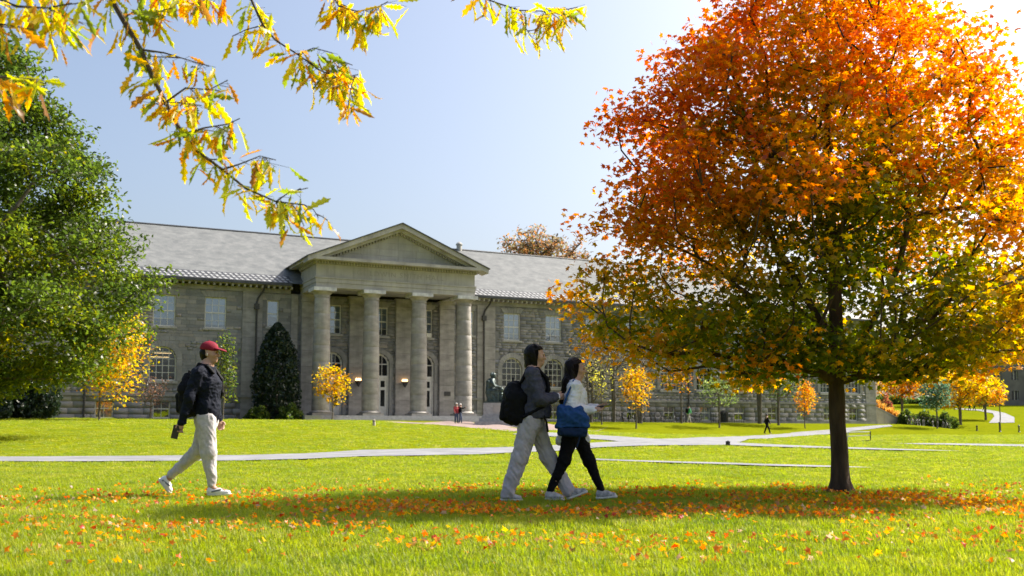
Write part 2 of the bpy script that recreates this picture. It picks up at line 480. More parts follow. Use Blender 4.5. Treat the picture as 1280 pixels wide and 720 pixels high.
M['dark_brick'] = pbr('dark_stone_far', (.10, .095, .095), (.16, .15, .145), .6, .9, .3, 3, .04)
M['tan_stone'] = pbr('tan_stone', (.38, .33, .27), (.50, .44, .37), 1.2, .9, .3, 6, .02)

# ------------------------------------------------------------------ ground and paths
def build_ground():
    def axis(lo, hi, step, far):
        a = list(np.arange(lo, hi + .01, step)); d = step
        while a[-1] < far: d *= 1.35; a.append(a[-1] + d)
        d = step
        while a[0] > -far: d *= 1.35; a.insert(0, a[0] - d)
        return np.array(a)
    xs = axis(-60, 90, 1.0, 3000); ys = axis(-4, 135, 1.0, 3500)
    gx, gy = np.meshgrid(xs, ys); g = ground_np(gx, gy)
    V = np.stack([gx, gy, g], -1).reshape(-1, 3)
    nx, ny = len(xs), len(ys)
    i = np.arange((ny - 1) * nx).reshape(ny - 1, nx)[:, :-1].ravel()
    Fc = np.stack([i, i + 1, i + nx + 1, i + nx], 1)
    o = link('ground', np_mesh('ground', V, Fc, M['lawn'], True))
    tag(o, kind='structure')
build_ground()

PATH_POLYS = []                              # ground outlines, to keep the grass off the paving
def drape(name, top, bot, mat, lift=.03, wid=None):
    """a paved strip between two edges followed on the lawn"""
    def resample(pl, n):
        pts = [Vector((*on_ground(*p), 0)) for p in pl]
        L = [0]
        for a, b in zip(pts, pts[1:]): L.append(L[-1] + (b - a).length)
        out = []
        for t in np.linspace(0, L[-1], n):
            k = max(0, min(len(pts) - 2, int(np.searchsorted(L, t)) - 1))
            f = (t - L[k]) / max(1e-6, L[k + 1] - L[k]); out.append(pts[k].lerp(pts[k + 1], f))
        return out
    n = 90
    A, B = resample(top, n), resample(bot, n)
    V, Fc = [], []; m = 5
    for a, b in zip(A, B):
        for j in range(m):
            p = a.lerp(b, j / (m - 1)); V.append((p.x, p.y, gz(p.x, p.y) + lift))
    for i in range(n - 1):
        for j in range(m - 1):
            k = i * m + j; Fc.append((k, k + 1, k + m + 1, k + m))
    V = np.array(V)
    me = np_mesh(name, V, Fc, mat)
    if np.mean([p.normal.z for p in me.polygons]) < 0: me.flip_normals()
    o = link(name, me); tag(o, kind='structure')
    PATH_POLYS.append(np.array([(p.x, p.y) for p in A] + [(p.x, p.y) for p in B[::-1]]))
    return o
drape('footpath', [(-160, 573.5), (0, 572), (180, 571), (300, 570.2), (380, 568), (450, 563.5), (600, 560.8), (700, 557), (735, 555)],
      [(-160, 580), (0, 578), (180, 577.5), (300, 577), (380, 575), (450, 571.5), (600, 569), (690, 565), (745, 560.5)], M['path'])
drape('footpath', [(733, 555), (800, 551), (840, 549), (920, 546), (990, 541), (1060, 535), (1112, 531.2)],
      [(742, 560.5), (800, 558), (840, 557.5), (920, 557), (935, 549.5), (1062, 539.6), (1116, 533)], M['path'], .035)
drape('footpath', [(660, 540), (720, 543), (760, 545.5), (830, 550)], [(640, 543.5), (710, 547.5), (760, 551), (800, 555)], M['path'], .04)
drape('footpath', [(915, 554), (1000, 558), (1110, 562), (1200, 565.0)], [(905, 557), (1000, 560.5), (1110, 563.8), (1200, 565.1)], M['path'], .04)
drape('footpath', [(745, 574.6), (860, 578.6), (960, 581.6), (1045, 584), (1090, 586)], [(745, 576.4), (860, 580.6), (960, 583.8), (1045, 585.8), (1090, 586.1)], M['path'])
drape('footpath', [(1120, 555.2), (1150, 554.7), (1210, 555.2), (1290, 556.6)], [(1120, 555.3), (1150, 556.2), (1210, 557.4), (1290, 559.2)], M['path'])
# path winding up to the street on the right
drape('footpath', [(1236, 529), (1243, 521), (1241, 517), (1222, 513.5), (1190, 511.5)], [(1268, 528.6), (1268, 522), (1256, 516.5), (1236, 512.6), (1200, 510.6)], M['path'], .05)
# paved apron before the steps and round the statue
drape('plaza', [(480, 527.4), (560, 526.6), (640, 526.4), (720, 527.0)], [(512, 529.6), (570, 533), (640, 540), (760, 533)], M['plaza'], .02)

# ------------------------------------------------------------------ the hall
rng = random.Random(7)
hall = empty('stone_hall', (OX, OY, 0), math.pi / 2 - FAZ)
tag(hall, 'long grey stone hall with a columned portico and slate roof behind the lawn', 'building')
W = WALL
# openings: u centre, half width, sill, springing or head, arched
OPEN = []
def opening(u, hw, z0, z1, arched): OPEN.append((u, hw, z0, z1, arched))
UP = (8.98, 11.6)
left_bays = [-7.95, -12.05, -16.4, -20.7, -25.0, -29.3]
right_bays = [19.8 + 4.53 * k for k in range(8)] + [55.6, 59.5, 63.3]
for u in left_bays + right_bays:
    opening(u, .88, UP[0], UP[1], False)
    opening(u, 1.07, 4.5, 6.24, True)
    opening(u, .68, 1.38 if u > 0 else 1.42, 2.95, False)
opening(-3.15, .5, 9.3, 11.6, False)
opening(15.3, .5, 9.3, 11.6, False)
door_u = [2.15, 6.5, 10.85]
for u in door_u:
    opening(u, .76, 8.9, 11.5, False)
    opening(u, .95, 1.67, 6.35, True)
def gaps(z, a, b):
    """solid intervals of the wall at height z"""
    cut = []
    for u, hw, z0, z1, arc in OPEN:
        h = 0
        if z0 < z < z1: h = hw
        elif arc and z1 <= z < z1 + hw: h = math.sqrt(max(0, hw * hw - (z - z1) ** 2))
        if h > .05: cut.append((u - h, u + h))
    cut.sort(); out = []; x = a
    for c0, c1 in cut:
        if c1 < a or c0 > b: continue
        if c0 > x: out.append((x, min(c0, b)))
        x = max(x, c1)
    if x < b: out.append((x, b))
    return [o for o in out if o[1] - o[0] > .04]
UL, UR = -34.0, END
# course heights
courses = []; z = .7
while z < 3.25: courses.append((z, z + .51)); z += .51
ztop_base = z
while z < 12.25:
    h = rng.choice((.24, .28, .33, .38)); courses.append((z, min(12.25, z + h))); z += h
wall_core = MB(); stones = []
strips = [(-5.75, -4.05), (-1.6, -1.0), (14.0, 14.7), (16.1, 18.0), (END - 1.6, END)]
for (z0, z1) in courses:
    zc = (z0 + z1) / 2
    for a, b in gaps(zc, UL, UR):
        wall_core.box(a, b, W + .03, W + .5, z0, z1)
        x = a
        base = z0 < ztop_base - .01
        while x < b - .02:
            L = rng.uniform(.9, 1.5) if base else rng.uniform(.38, 1.25)
            if b - (x + L) < .3: L = b - x
            inst = any(s0 - .1 < x + L / 2 < s1 + .1 for s0, s1 in strips)
            proud = rng.uniform(-.012, .016) if not base else .03
            t = rng.random()
            if base: c = (.28, .275, .27)
            elif t < .5: c = (.245, .245, .245)
            elif t < .75: c = (.285, .275, .265)
            elif t < .9: c = (.20, .205, .215)
            else: c = (.32, .295, .265)
            k = rng.uniform(.86, 1.12); c = tuple(q * k for q in c)
            if not inst: stones.append((x + .009, x + L - .009, W - proud, z0 + .009, z1 - .009, c))
            x += L
wall = wall_core.build('wall', M['mortar'], hall)
# stones nearest the lawn are single pieces, the rest one mass
def stone_score(s): return (s[1] - s[0]) * (s[4] - s[3]) if -13.2 < s[0] < 1 and s[3] > 3.2 else 0
order = sorted(range(len(stones)), key=lambda i: -stone_score(stones[i]))
single = set(order[:290])
unit = MB().box(-.5, .5, 0, .16, -.5, .5, back=False).mesh('ashlar_stone', M['stone'])
V, Fc, Cc = [], [], []
for i, (x0, x1, y, z0, z1, c) in enumerate(stones):
    if i in single:
        o = link('ashlar_stone', unit, wall, ((x0 + x1) / 2, y, (z0 + z1) / 2))
        o.scale = (x1 - x0, 1, z1 - z0); o.color = (*c, 1)
    else:
        n = len(V)
        V += [(x0, y, z0), (x1, y, z0), (x1, y + .16, z0), (x0, y + .16, z0), (x0, y, z1), (x1, y, z1), (x1, y + .16, z1), (x0, y + .16, z1)]
        Fc += [tuple(q + n for q in f) for f in ((0, 1, 5, 4), (1, 2, 6, 5), (3, 0, 4, 7), (4, 5, 6, 7), (3, 2, 1, 0))]
        Cc += [c] * 8
o = link('ashlar_stones', np_mesh('ashlar_stones', V, Fc, M['stone_mass'], cols=np.array(Cc)), wall); tag(o, kind='stuff')
# smooth strips of dressed stone, corner piers
for s0, s1 in strips:
    z = .7; k = 0
    st = empty('stone_strip', parent=hall)
    while z < 12.2:
        h = 1.27
        link('dressed_block', MB().box(s0 + .012, s1 - .012, W - .07, W + .25, z + .01, min(z + h, 12.24) - .01).mesh('dressed_block', M['column']), st)
        z += h
# plinth, water table, string courses, eaves cornice, back and side walls
MB().box(UL, -1.65, W - .16, W - .02, 3.2, 3.42).box(14.75, END + .1, W - .16, W - .02, 3.2, 3.42).build('water_table', M['trim'], hall)
MB().box(UL, -1.65, W - .12, W - .02, 1.0, 1.32).box(14.75, END + .1, W - .12, W - .02, .6, 1.3).build('plinth', M['trim'], hall)
MB().box(UL, -1.65, W - .06, W + .4, 12.25, 12.62).box(14.75, END + .05, W - .06, W + .4, 12.25, 12.62).build('frieze_band', M['trim'], hall)
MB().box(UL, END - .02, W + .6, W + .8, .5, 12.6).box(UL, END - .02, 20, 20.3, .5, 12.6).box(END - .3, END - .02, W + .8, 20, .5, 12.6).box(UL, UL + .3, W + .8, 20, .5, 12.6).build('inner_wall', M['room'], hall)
endw = MB()
zz = .6
while zz < 12.5:
    x = W + .55
    while x < 20:
        L = rng.uniform(.8, 1.5); endw.box(END - .02, END + .02 + rng.uniform(0, .02), x + .01, min(20, x + L) - .01, zz + .01, zz + .37); x += L
    zz += .38
endw.build('end_wall', M['trim'], hall)

def arc_pts(u, z, r, n=14, a0=0, a1=math.pi):
    return [(u + r * math.cos(a0 + (a1 - a0) * i / n), z + r * math.sin(a0 + (a1 - a0) * i / n)) for i in range(n + 1)]
def ring(mb, u, z, r0, r1, y0, y1, n=14, gap=0.0):
    for i in range(n):
        a, b = math.pi * i / n + gap, math.pi * (i + 1) / n - gap
        p = [(u + r * math.cos(q), z + r * math.sin(q)) for r, q in ((r0, a), (r1, a), (r1, b), (r0, b))]
        mb.prism(p, y0, y1)
def rect_window(u, z0, z1, hw, cols, rows, blind, sill=True, ac=False):
    yf = W + .16
    mb = MB().box(u - hw, u - hw + .09, yf, yf + .1, z0, z1).box(u + hw - .09, u + hw, yf, yf + .1, z0, z1)
    mb.box(u - hw + .09, u + hw - .09, yf, yf + .1, z1 - .09, z1).box(u - hw + .09, u + hw - .09, yf, yf + .1, z0, z0 + .1)
    w = mb.build('window', M['frame'], hall)
    zm = (z0 + z1) / 2
    sb = MB().box(u - hw + .09, u + hw - .09, yf + .012, yf + .09, zm - .045, zm + .045)
    iw = 2 * hw - .18
    for i in range(1, cols): sb.box(u - hw + .09 + iw * i / cols - .02, u - hw + .09 + iw * i / cols + .02, yf + .03, yf + .08, z0 + .1, z1 - .09)
    for j in range(1, rows):
        zj = z0 + (z1 - z0) * j / rows
        if abs(zj - zm) > .1: sb.box(u - hw + .09, u + hw - .09, yf + .034, yf + .076, zj - .018, zj + .018)
    sb.build('sash_bars', M['frame'], w)
    MB().box(u - hw + .05, u + hw - .05, yf + .055, yf + .062, z0 + .05, z1 - .05).build('pane', M['glass'], w)
    if blind: MB().box(u - hw + .02, u + hw - .02, yf + .17, yf + .18, z1 - (z1 - z0) * blind, z1).build('blind', M['blind'], w)
    if sill: MB().box(u - hw - .14, u + hw + .14, W - .09, W + .16, z0 - .17, z0 - .004).build('sill', M['trim_pale'], w)
    if z0 > 5:                                     # flat arch of wedge stones
        lm = MB(); n = 7
        for i in range(n):
            a, b = (i / n - .5), ((i + 1) / n - .5)
            lm.prism([(u + a * 2 * hw * 1.02 + .012, z1 + .005), (u + b * 2 * hw * 1.02 - .012, z1 + .005), (u + b * 2 * hw * 1.45 - .012, z1 + .48), (u + a * 2 * hw * 1.45 + .012, z1 + .48)], W - .035, W + .15)
        lm.build('lintel', M['trim'], w)
    if ac:
        a = MB().box(u - .1, u + .52, W - .25, W + .15, z0 + .02, z0 + .42).build('air_conditioner', M['frame'], w)
    return w
def arch_window(u, z0, zs, hw):
    yf = W + .2
    mb = MB().box(u - hw, u - hw + .1, yf, yf + .1, z0, zs).box(u + hw - .1, u + hw, yf, yf + .1, z0, zs).box(u - hw + .1, u + hw - .1, yf, yf + .1, z0, z0 + .1)
    ring(mb, u, zs, hw - .1, hw, yf, yf + .1)
    w = mb.build('arched_window', M['frame'], hall)
    sb = MB(); iw = 2 * hw - .2
    for i in range(1, 4):
        x = u - iw / 2 + iw * i / 4
        top = zs + math.sqrt(max(0, (hw - .1) ** 2 - (x - u) ** 2))
        sb.box(x - .022, x + .022, yf + .03, yf + .07, z0 + .1, top)
    for j in range(1, 5):
        zj = z0 + .1 + j * .57
        h = hw - .1 if zj < zs else math.sqrt(max(.01, (hw - .1) ** 2 - (zj - zs) ** 2))
        sb.box(u - h, u + h, yf + .034, yf + .066, zj - .022, zj + .022)
    sb.build('sash_bars', M['frame'], w)
    g = MB(); pts = [(u - hw + .05, z0 + .05), (u + hw - .05, z0 + .05)] + arc_pts(u, zs, hw - .05)
    g.prism(pts, yf + .045, yf + .052); g.build('pane', M['glass_dark'], w)
    MB().box(u - hw - .12, u + hw + .12, W - .12, W + .2, z0 - .24, z0 - .004).build('sill', M['trim_pale'], w)
    am = MB(); ring(am, u, zs, hw + .004, hw + .46, W - .05, W + .2, 15, .006)
    for sx in (-1, 1):
        zz = z0
        while zz < zs - .1:
            a, b = u + sx * (hw + .004), u + sx * (hw + .44); am.box(min(a, b), max(a, b), W - .05, W + .2, zz + .01, min(zz + .58, zs) - .01); zz += .58
    am.build('arch_surround', M['trim'], w)
    return w
for k, u in enumerate(left_bays + right_bays):
    rect_window(u, UP[0], UP[1], .88, 3, 4, (.88, .75, 1.0, .7, .8, .9)[k % 6])
    arch_window(u, 4.5, 6.24, 1.07)
    rect_window(u, 1.38 if u > 0 else 1.42, 2.95, .68, 2, 2, (.55, 0, .9)[k % 3])
rect_window(-3.15, 9.3, 11.6, .5, 1, 2, .62)
rect_window(15.3, 9.3, 11.6, .5, 1, 2, .62)
# warm ceiling lamps seen inside the arched window of the left wing
for dz, dx in ((6.75, .1), (6.42, -.2)):
    o = MB().box(-12.05 - .75 + dx, -12.05 + .65 + dx * .5, W + .45, W + .5, dz, dz + .06).build('ceiling_lamp', emit_material('lamp_tube', (1, .62, .25), 1.2), hall)

for k, u in enumerate(door_u):
    rect_window(u, 8.9, 11.5, .76, 3, 4, (.8, .7, .8)[k], ac=(k == 2))
    yf = W + .22; hw = .95; zs = 6.35
    mb = MB().box(u - hw, u - hw + .13, yf, yf + .14, 1.67, zs).box(u + hw - .13, u + hw, yf, yf + .14, 1.67, zs)
    ring(mb, u, zs, hw - .15, hw, yf, yf + .14)
    mb.box(u - hw + .13, u + hw - .13, yf, yf + .14, 5.05, 5.32)
    d = mb.build('door', M['door'], hall)
    sb = MB().box(u - .03, u + .03, yf + .02, yf + .1, 5.32, zs + .8).box(u - .8, u + .8, yf + .024, yf + .1, zs - .04, zs + .04)
    sb.box(u - .34, u - .30, yf + .03, yf + .1, 5.32, zs + .7).box(u + .30, u + .34, yf + .03, yf + .1, 5.32, zs + .7)
    sb.build('fanlight_bars', M['door'], d)
    g = MB().prism([(u - .9, 5.2), (u + .9, 5.2)] + arc_pts(u, zs, .88), yf + .06, yf + .066); g.build('pane', M['glass_dark'], d)
    for sx in (-1, 1):
        x0, x1 = (u - .81, u - .012) if sx < 0 else (u + .012, u + .81)
        leaf = MB()
        xs = [x0, x0 + .2, x1 - .2, x1]
        leaf.box(xs[0], xs[1], yf + .04, yf + .1, 1.70, 5.04).box(xs[2], xs[3], yf + .04, yf + .1, 1.70, 5.04)
        for a, b in ((1.70, 2.55), (4.02, 4.28), (4.86, 5.04)): leaf.box(xs[1], xs[2], yf + .04, yf + .1, a, b)
        lf = leaf.build('door_leaf', M['door'], d)
        MB().box(xs[1], xs[2], yf + .06, yf + .07, 2.55, 4.02).build('pane', M['glass_dark'], d)
        MB().box(xs[1], xs[2], yf + .06, yf + .07, 4.28, 4.86).build('pane', M['glass_dark'], d)
    am = MB(); ring(am, u, zs, hw + .004, hw + .42, W - .05, W + .22, 15, .006)
    for sx in (-1, 1):
        zz = 1.67
        while zz < zs - .1:
            a, b = u + sx * (hw + .004), u + sx * (hw + .3); am.box(min(a, b), max(a, b), W - .04, W + .22, zz + .01, min(zz + .78, zs) - .01); zz += .78
    am.build('arch_surround', M['trim'], d)
    MB().box(u - 1.3, u + 1.3, W - .3, W + .3, 1.5, 1.665).build('threshold', M['granite'], d)

# portico: floor, steps, columns, pilasters
MB().box(-1.7, 14.7, -1.25, W, .6, 1.66).build('portico_floor', M['granite'], hall)
for k in range(3):
    MB().box(-.6, 15.2, -1.25 - .36 * (k + 1), -1.25 - .36 * k, .5, 1.66 - .17 * (k + 1)).build('step', M['granite'], hall)
MB().box(-1.9, -.62, -2.5, -1.255, .5, 1.64).build('cheek_block', M['granite'], hall)
COLS = [0.03, 4.33, 8.68, 12.95]
zc0, zc1 = 1.66, 12.32
def shaft_r(t): return .74 - .12 * t ** 1.5 + .02 * math.sin(math.pi * t)
nd = 7
drum_meshes = []
for k in range(nd):
    prof = []; za, zb = zc0 + .42, zc1 - .82
    for j in range(5):
        t = (k + j / 4) / nd; prof.append((shaft_r(t) - (.012 if j in (0, 4) else 0), za + (zb - za) * t))
    prof.insert(1, (shaft_r(k / nd), prof[0][1] + .02)); prof.insert(-1, (shaft_r((k + 1) / nd), prof[-1][1] - .02))
    drum_meshes.append(MB().lathe(prof, n=32).mesh('drum', M['column'], True, 50))
base_me = MB().box(-.92, .92, -.92, .92, zc0, zc0 + .2).lathe([(.9, zc0 + .2), (.95, zc0 + .26), (.9, zc0 + .33), (.8, zc0 + .36), (.76, zc0 + .42)], n=32).mesh('base', M['column'], True, 40)
cap_me = MB().lathe([(.63, zc1 - .82), (.68, zc1 - .80), (.66, zc1 - .74), (.64, zc1 - .6), (.66, zc1 - .56), (.72, zc1 - .5), (.86, zc1 - .36), (.9, zc1 - .30)], n=32).mesh('echinus', M['column'], True, 40)
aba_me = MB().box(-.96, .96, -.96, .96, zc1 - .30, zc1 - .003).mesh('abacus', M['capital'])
for u in COLS:
    c = empty('column', (u, 0, 0), parent=hall)
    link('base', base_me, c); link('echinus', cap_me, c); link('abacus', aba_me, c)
    for d in drum_meshes: link('drum', d, c)
    p = empty('pilaster', (u, W, 0), parent=hall)
    hw = .72
    z = 1.665; k = 0
    while z < 11.6:
        z2 = min(z + 1.42, 11.62); link('block', MB().box(-hw, hw, -.28, .1, z + .012, z2 - .008).mesh('block', M['column']), p); z = z2
    MB().box(-hw - .06, hw + .06, -.34, .1, 1.665, 2.0).build('base', M['column'], p)
    MB().box(-hw - .05, hw + .05, -.33, .1, 11.62, 11.78).box(-hw - .02, hw + .02, -.30, .1, 11.78, 12.1).box(-hw - .12, hw + .12, -.42, .1, 12.1, 12.318).build('capital', M['column'], p)
# wall lamps on the middle pilasters, a plaque
glow = emit_material('lamp_glow', (1, .55, .2), 3.5)
for u in (COLS[1], COLS[2]):
    l = MB().lathe([(.05, -.5), (.16, -.3), (.3, -.02), (.32, .03)], (u + .05, W - .62, 4.75), 14).box(u + .02, u + .08, W - .6, W - .28, 4.35, 4.45).build('wall_lamp', M['metal'], hall, True)
    for dx in (-.16, 0, .16):
        MB().lathe([(.02, -.02), (.1, .05), (.11, .13), (.06, .22), (.01, .25)], (u + .05 + dx, W - .62 + abs(dx) * .4, 4.76), 10).build('bulb', glow, l, True)
MB().box(COLS[3] - .25, COLS[3] + .35, W - .34, W - .285, 3.55, 3.95).build('plaque', M['pipe'], hall)

# entablature: three fasciae bands as one beam on each side, frieze blocks, dentils, cornice
ea, eb, ey = -.72, 13.70, -.72                    # left, right, front planes
MB().box(ea, eb, ey, ey + 1.3, 12.32, 12.72).box(ea - .05, eb + .05, ey - .05, ey + 1.3, 12.725, 13.08).box(ea - .11, eb + .11, ey - .11, ey + 1.3, 13.085, 13.2)\
    .box(ea, ea + 1.3, ey + 1.302, W + .3, 12.32, 12.72).box(ea - .05, ea + 1.3, ey + 1.302, W + .3, 12.725, 13.08).box(ea - .11, ea + 1.3, ey + 1.302, W + .3, 13.085, 13.2)\
    .box(eb - 1.3, eb, ey + 1.302, W + .3, 12.32, 12.72).box(eb - 1.3, eb + .05, ey + 1.302, W + .3, 12.725, 13.08).box(eb - 1.3, eb + .11, ey + 1.302, W + .3, 13.085, 13.2).build('architrave', M['trim_pale'], hall)
MB().box(ea + 1.3, eb - 1.3, ey + 1.3, W, 12.5, 12.6).build('portico_ceiling', M['trim'], hall)
fr = empty('frieze', parent=hall)
x = ea; nb = 9
for k in range(nb):
    x2 = ea + (eb - ea) * (k + 1) / nb
    link('block', MB().box(x + .004, x2 - .004, ey + .03, ey + 1.2, 13.2, 14.28).mesh('block', M['frieze']), fr); x = x2
link('block', MB().box(ea + .03, ea + 1.2, ey + 1.21, W + .3, 13.2, 14.28).mesh('block', M['frieze']), fr)
link('block', MB().box(eb - 1.2, eb - .03, ey + 1.21, W + .3, 13.2, 14.28).mesh('block', M['frieze']), fr)
dm = MB(); x = ea - .1
while x < eb + .1: dm.box(x, x + .14, ey - .2, ey + .02, 14.30, 14.52); x += .25
y = ey + .15
while y < W: dm.box(ea - .2, ea + .02, y, y + .14, 14.30, 14.52); dm.box(eb - .02, eb + .2, y, y + .14, 14.30, 14.52); y += .25
o = dm.build('dentils', M['trim_pale'], hall); tag(o, kind='stuff')
MB().box(ea - .06, eb + .06, ey - .06, W + .3, 14.28, 14.53).build('bed_mould', M['trim'], hall)
MB().box(ea - .85, eb + .85, ey - .9, W + 1.0, 14.535, 14.78).build('cornice', M['trim_pale'], hall)
# pediment
PU, PZ = 6.49, 18.2
hw_p, ze = 8.15, 14.82
slope = (PZ - ze) / hw_p
th = math.atan(slope)
ty = MB()
z = 14.78; tymp = empty('tympanum', parent=hall)
while z < 17.3:                                    # courses of the tympanum
    z2 = min(z + .58, 17.55)
    h1 = (PZ - .75 - z) / slope; h2 = max(.05, (PZ - .75 - z2) / slope)
    nbl = max(1, int(h1 / .8))
    for k in range(nbl):
        a0, a1 = -h1 + 2 * h1 * k / nbl, -h1 + 2 * h1 * (k + 1) / nbl
        b0, b1 = max(-h2, min(h2, a0)), max(-h2, min(h2, a1))
        if k == 0: b0 = -h2
        if k == nbl - 1: b1 = h2
        if b1 - b0 < .02: continue
        link('block', MB().prism([(PU + a0 + .006, z + .006), (PU + a1 - .006, z + .006), (PU + b1 - .006, z2 - .004), (PU + b0 + .006, z2 - .004)], ey + .08 + rng.uniform(0, .012), ey + .5).mesh('block', M['frieze']), tymp)
    z = z2
rk = MB(); rd = MB(); rf = MB()
for sx in (-1, 1):
    def pt(s, off): return (PU + sx * s, PZ - s * slope - off)      # along the rake
    a, b = 0, hw_p
    rk.prism([pt(a, .09), pt(b, .09), pt(b, .5), pt(a, .5)][::sx], ey - .92, ey + .6)
    rk.prism([pt(a, .5), pt(b - .7, .5), pt(b - .9, .74), pt(a, .74)][::sx], ey - .5, ey + .6)
    s = .15
    while s < hw_p - 2.0:
        rd.prism([pt(s, .74), pt(s + .14, .74), pt(s + .14, .92), pt(s, .92)][::sx], ey - .16, ey + .1); s += .26
    rf.prism([pt(-.0, 0), pt(b + .12, 0), pt(b + .12, .088), pt(0, .088)][::sx], ey - 1.02, W + 9)
    # side cornice running back under the eaves
    x0, x1 = PU + sx * (hw_p - .55), PU + sx * hw_p
    rk.box(min(x0, x1), max(x0, x1), ey + .602, W + 2.5, 14.785, 14.82 - .09)
rk2 = rk.build('raking_cornice', M['trim_pale'], hall)
o = rd.build('raking_dentils', M['trim_pale'], hall); tag(o, kind='stuff')
rf.build('portico_roof', M['slate_dark'], hall)
# carved name in the frieze
tc = bpy.data.curves.new('inscription', 'FONT')
tc.body = 'GOLDWIN SMITH HALL'; tc.size = .62; tc.extrude = .012; tc.align_x = 'CENTER'; tc.align_y = 'CENTER'; tc.space_character = 1.25
to = bpy.data.objects.new('tmp', tc); COL.objects.link(to)
bpy.context.view_layer.update()
tm = bpy.data.meshes.new_from_object(to.evaluated_get(bpy.context.evaluated_depsgraph_get()))
bpy.data.objects.remove(to)
tm.materials.clear(); tm.materials.append(M['letter'])
link('inscription', tm, hall, (6.75, ey + .028, 13.72), (math.pi / 2, 0, 0))

# roof
RZ0, RY0, RZ1, RY1 = 12.92, W - .85, 18.9, 12.2
rl, rr = UL, END + .6
def roof_pt(y): return RZ0 + .12 + (y - RY0) * (RZ1 - RZ0 - .12) / (RY1 - RY0)
MB().add([(rl, RY0, RZ0 + .12), (rr, RY0, RZ0 + .12), (rr - 5.5, RY1, RZ1), (rl, RY1, RZ1), (rr, 2 * RY1 - RY0, RZ0 + .12), (rl, 2 * RY1 - RY0, RZ0 + .12)],
         [(0, 1, 2, 3), (2, 4, 5, 3), (1, 4, 2), (0, 3, 5)]).build('roof', M['slate'], hall)
roof = hall.children[-1]
MB().tube([(rl, RY1, RZ1 + .02), (rr - 5.5, RY1, RZ1 + .02)], .1, 6).build('ridge', M['slate_dark'], roof)
MB().lathe([(.28, 18.7), (.28, 19.35), (.36, 19.4), (.36, 19.5), (.2, 19.65), (.05, 19.75)], (17.6, RY1, 0), 12).build('roof_vent', M['granite'], roof)
for a, b in ((rl, -1.75), (14.75, rr)):
    MB().box(a, b, RY0 - .12, RY0 + .1, RZ0 - .1, RZ0 + .1).build('gutter', M['slate_dark'], roof)
    MB().box(a, b, RY0 + .1, W + .5, RZ0 - .16, RZ0 - .1).build('soffit', M['trim'], roof)
    mm = MB(); x = a + .2
    while x < b: mm.box(x, x + .16, RY0 + .12, W - .07, RZ0 - .36, RZ0 - .165); x += .5
    o = mm.build('modillions', M['trim_pale'], roof); tag(o, kind='stuff')
# eaves band: sunlit tile tops and shaded grooves painted as pale shapes on dark
tl = MB(); ud = MB()
sl_ = (RZ1 - RZ0 - .12) / (RY1 - RY0)
def rp(x, s, o=.0): return (x, RY0 + s * .83 - o * .55, RZ0 + .12 + s * .83 * sl_ + o * .83)
for a, b in ((rl, -1.75), (14.75, rr - .8)):
    ud.add([rp(a, 0, .02), rp(b, 0, .02), rp(b, 1.42, .02), rp(a, 1.42, .02)], [(0, 1, 2, 3)])
    x = a
    while x < b - .5:
        for r_ in range(3):
            s0 = .10 + r_ * .44; o0 = -.2 * r_ + (x % 1) * 0
            p = [(x + .42 - r_ * .18 + .0, s0), (x + .42 - r_ * .18 + .22, s0), (x + .42 - r_ * .18 + .22 - .15, s0 + .27), (x + .42 - r_ * .18 - .15, s0 + .27)]
            lo = [rp(px, s, .022) for px, s in p]; hi = [rp(px, s, .034) for px, s in p]
            tl.add(lo + hi, [(4, 5, 6, 7), (0, 1, 5, 4), (1, 2, 6, 5), (2, 3, 7, 6), (3, 0, 4, 7)])
        x += .46
ud.build('eaves_groove_shade', M['slate_dark'], roof)  # dark sheet stands in for the shade in the tile grooves
o = tl.build('eaves_tiles', M['tile'], roof); tag(o, kind='stuff')
# rainwater pipes
for u in (-4.58, 16.74, -21.9 + 4.0, 40.2):
    p = MB().tube([(u + .55, RY0 + .05, RZ0 - .1), (u + .5, W - .45, 12.35), (u + .1, W - .2, 11.7), (u, W - .2, 11.3), (u, W - .2, zbase(u))], .085, 8)
    p.box(u - .2, u + .2, W - .36, W - .06, 10.75, 11.2)
    p.build('downpipe', M['pipe'], hall)

# ------------------------------------------------------------------ trees
def leaf_shape(kind):
    if kind == 'maple':
        half = [(0, 1.0), (26, .52), (55, .92), (88, .45), (120, .62), (158, .22)]
        pol = half + [(-a, r) for a, r in half[:0:-1]]
        P = np.array([(r * math.sin(R(a)), r * math.cos(R(a)), -.22 * r * r) for a, r in pol] + [(0, -.02, 0)])
        n = len(pol); F = np.array([(i, (i + 1) % n, n) for i in range(n)])
    elif kind == 'lobed':                          # small oak-like leaf, six corners
        P = np.array([(0, -1, 0), (.42, -.4, .1), (.3, .1, .12), (.5, .45, .05), (0, 1, -.15), (-.5, .45, .05), (-.3, .1, .12), (-.42, -.4, .1)])
        F = np.array([(0, 1, 2), (0, 2, 6), (0, 6, 7), (2, 3, 4), (2, 4, 6), (4, 5, 6)])
    else:
        P = np.array([(0, -1, 0), (.5, 0, .12), (0, 1, 0), (-.5, 0, .12)]); F = np.array([(0, 1, 2), (0, 2, 3)])
    return P, F
def orient(rs, n, droop=.35, flat=.5):
    """random leaf frames: normal mostly upwards, tip hanging"""
    nrm = rs.normal(size=(n, 3)); nrm[:, 2] = np.abs(nrm[:, 2]) + flat; nrm /= np.linalg.norm(nrm, axis=1)[:, None]
    t = rs.normal(size=(n, 3)); t[:, 2] -= droop
    t -= nrm * np.sum(t * nrm, 1)[:, None]; t /= np.linalg.norm(t, axis=1)[:, None]
    s = np.cross(t, nrm)
    return np.stack([s, t, nrm], 2)                # columns
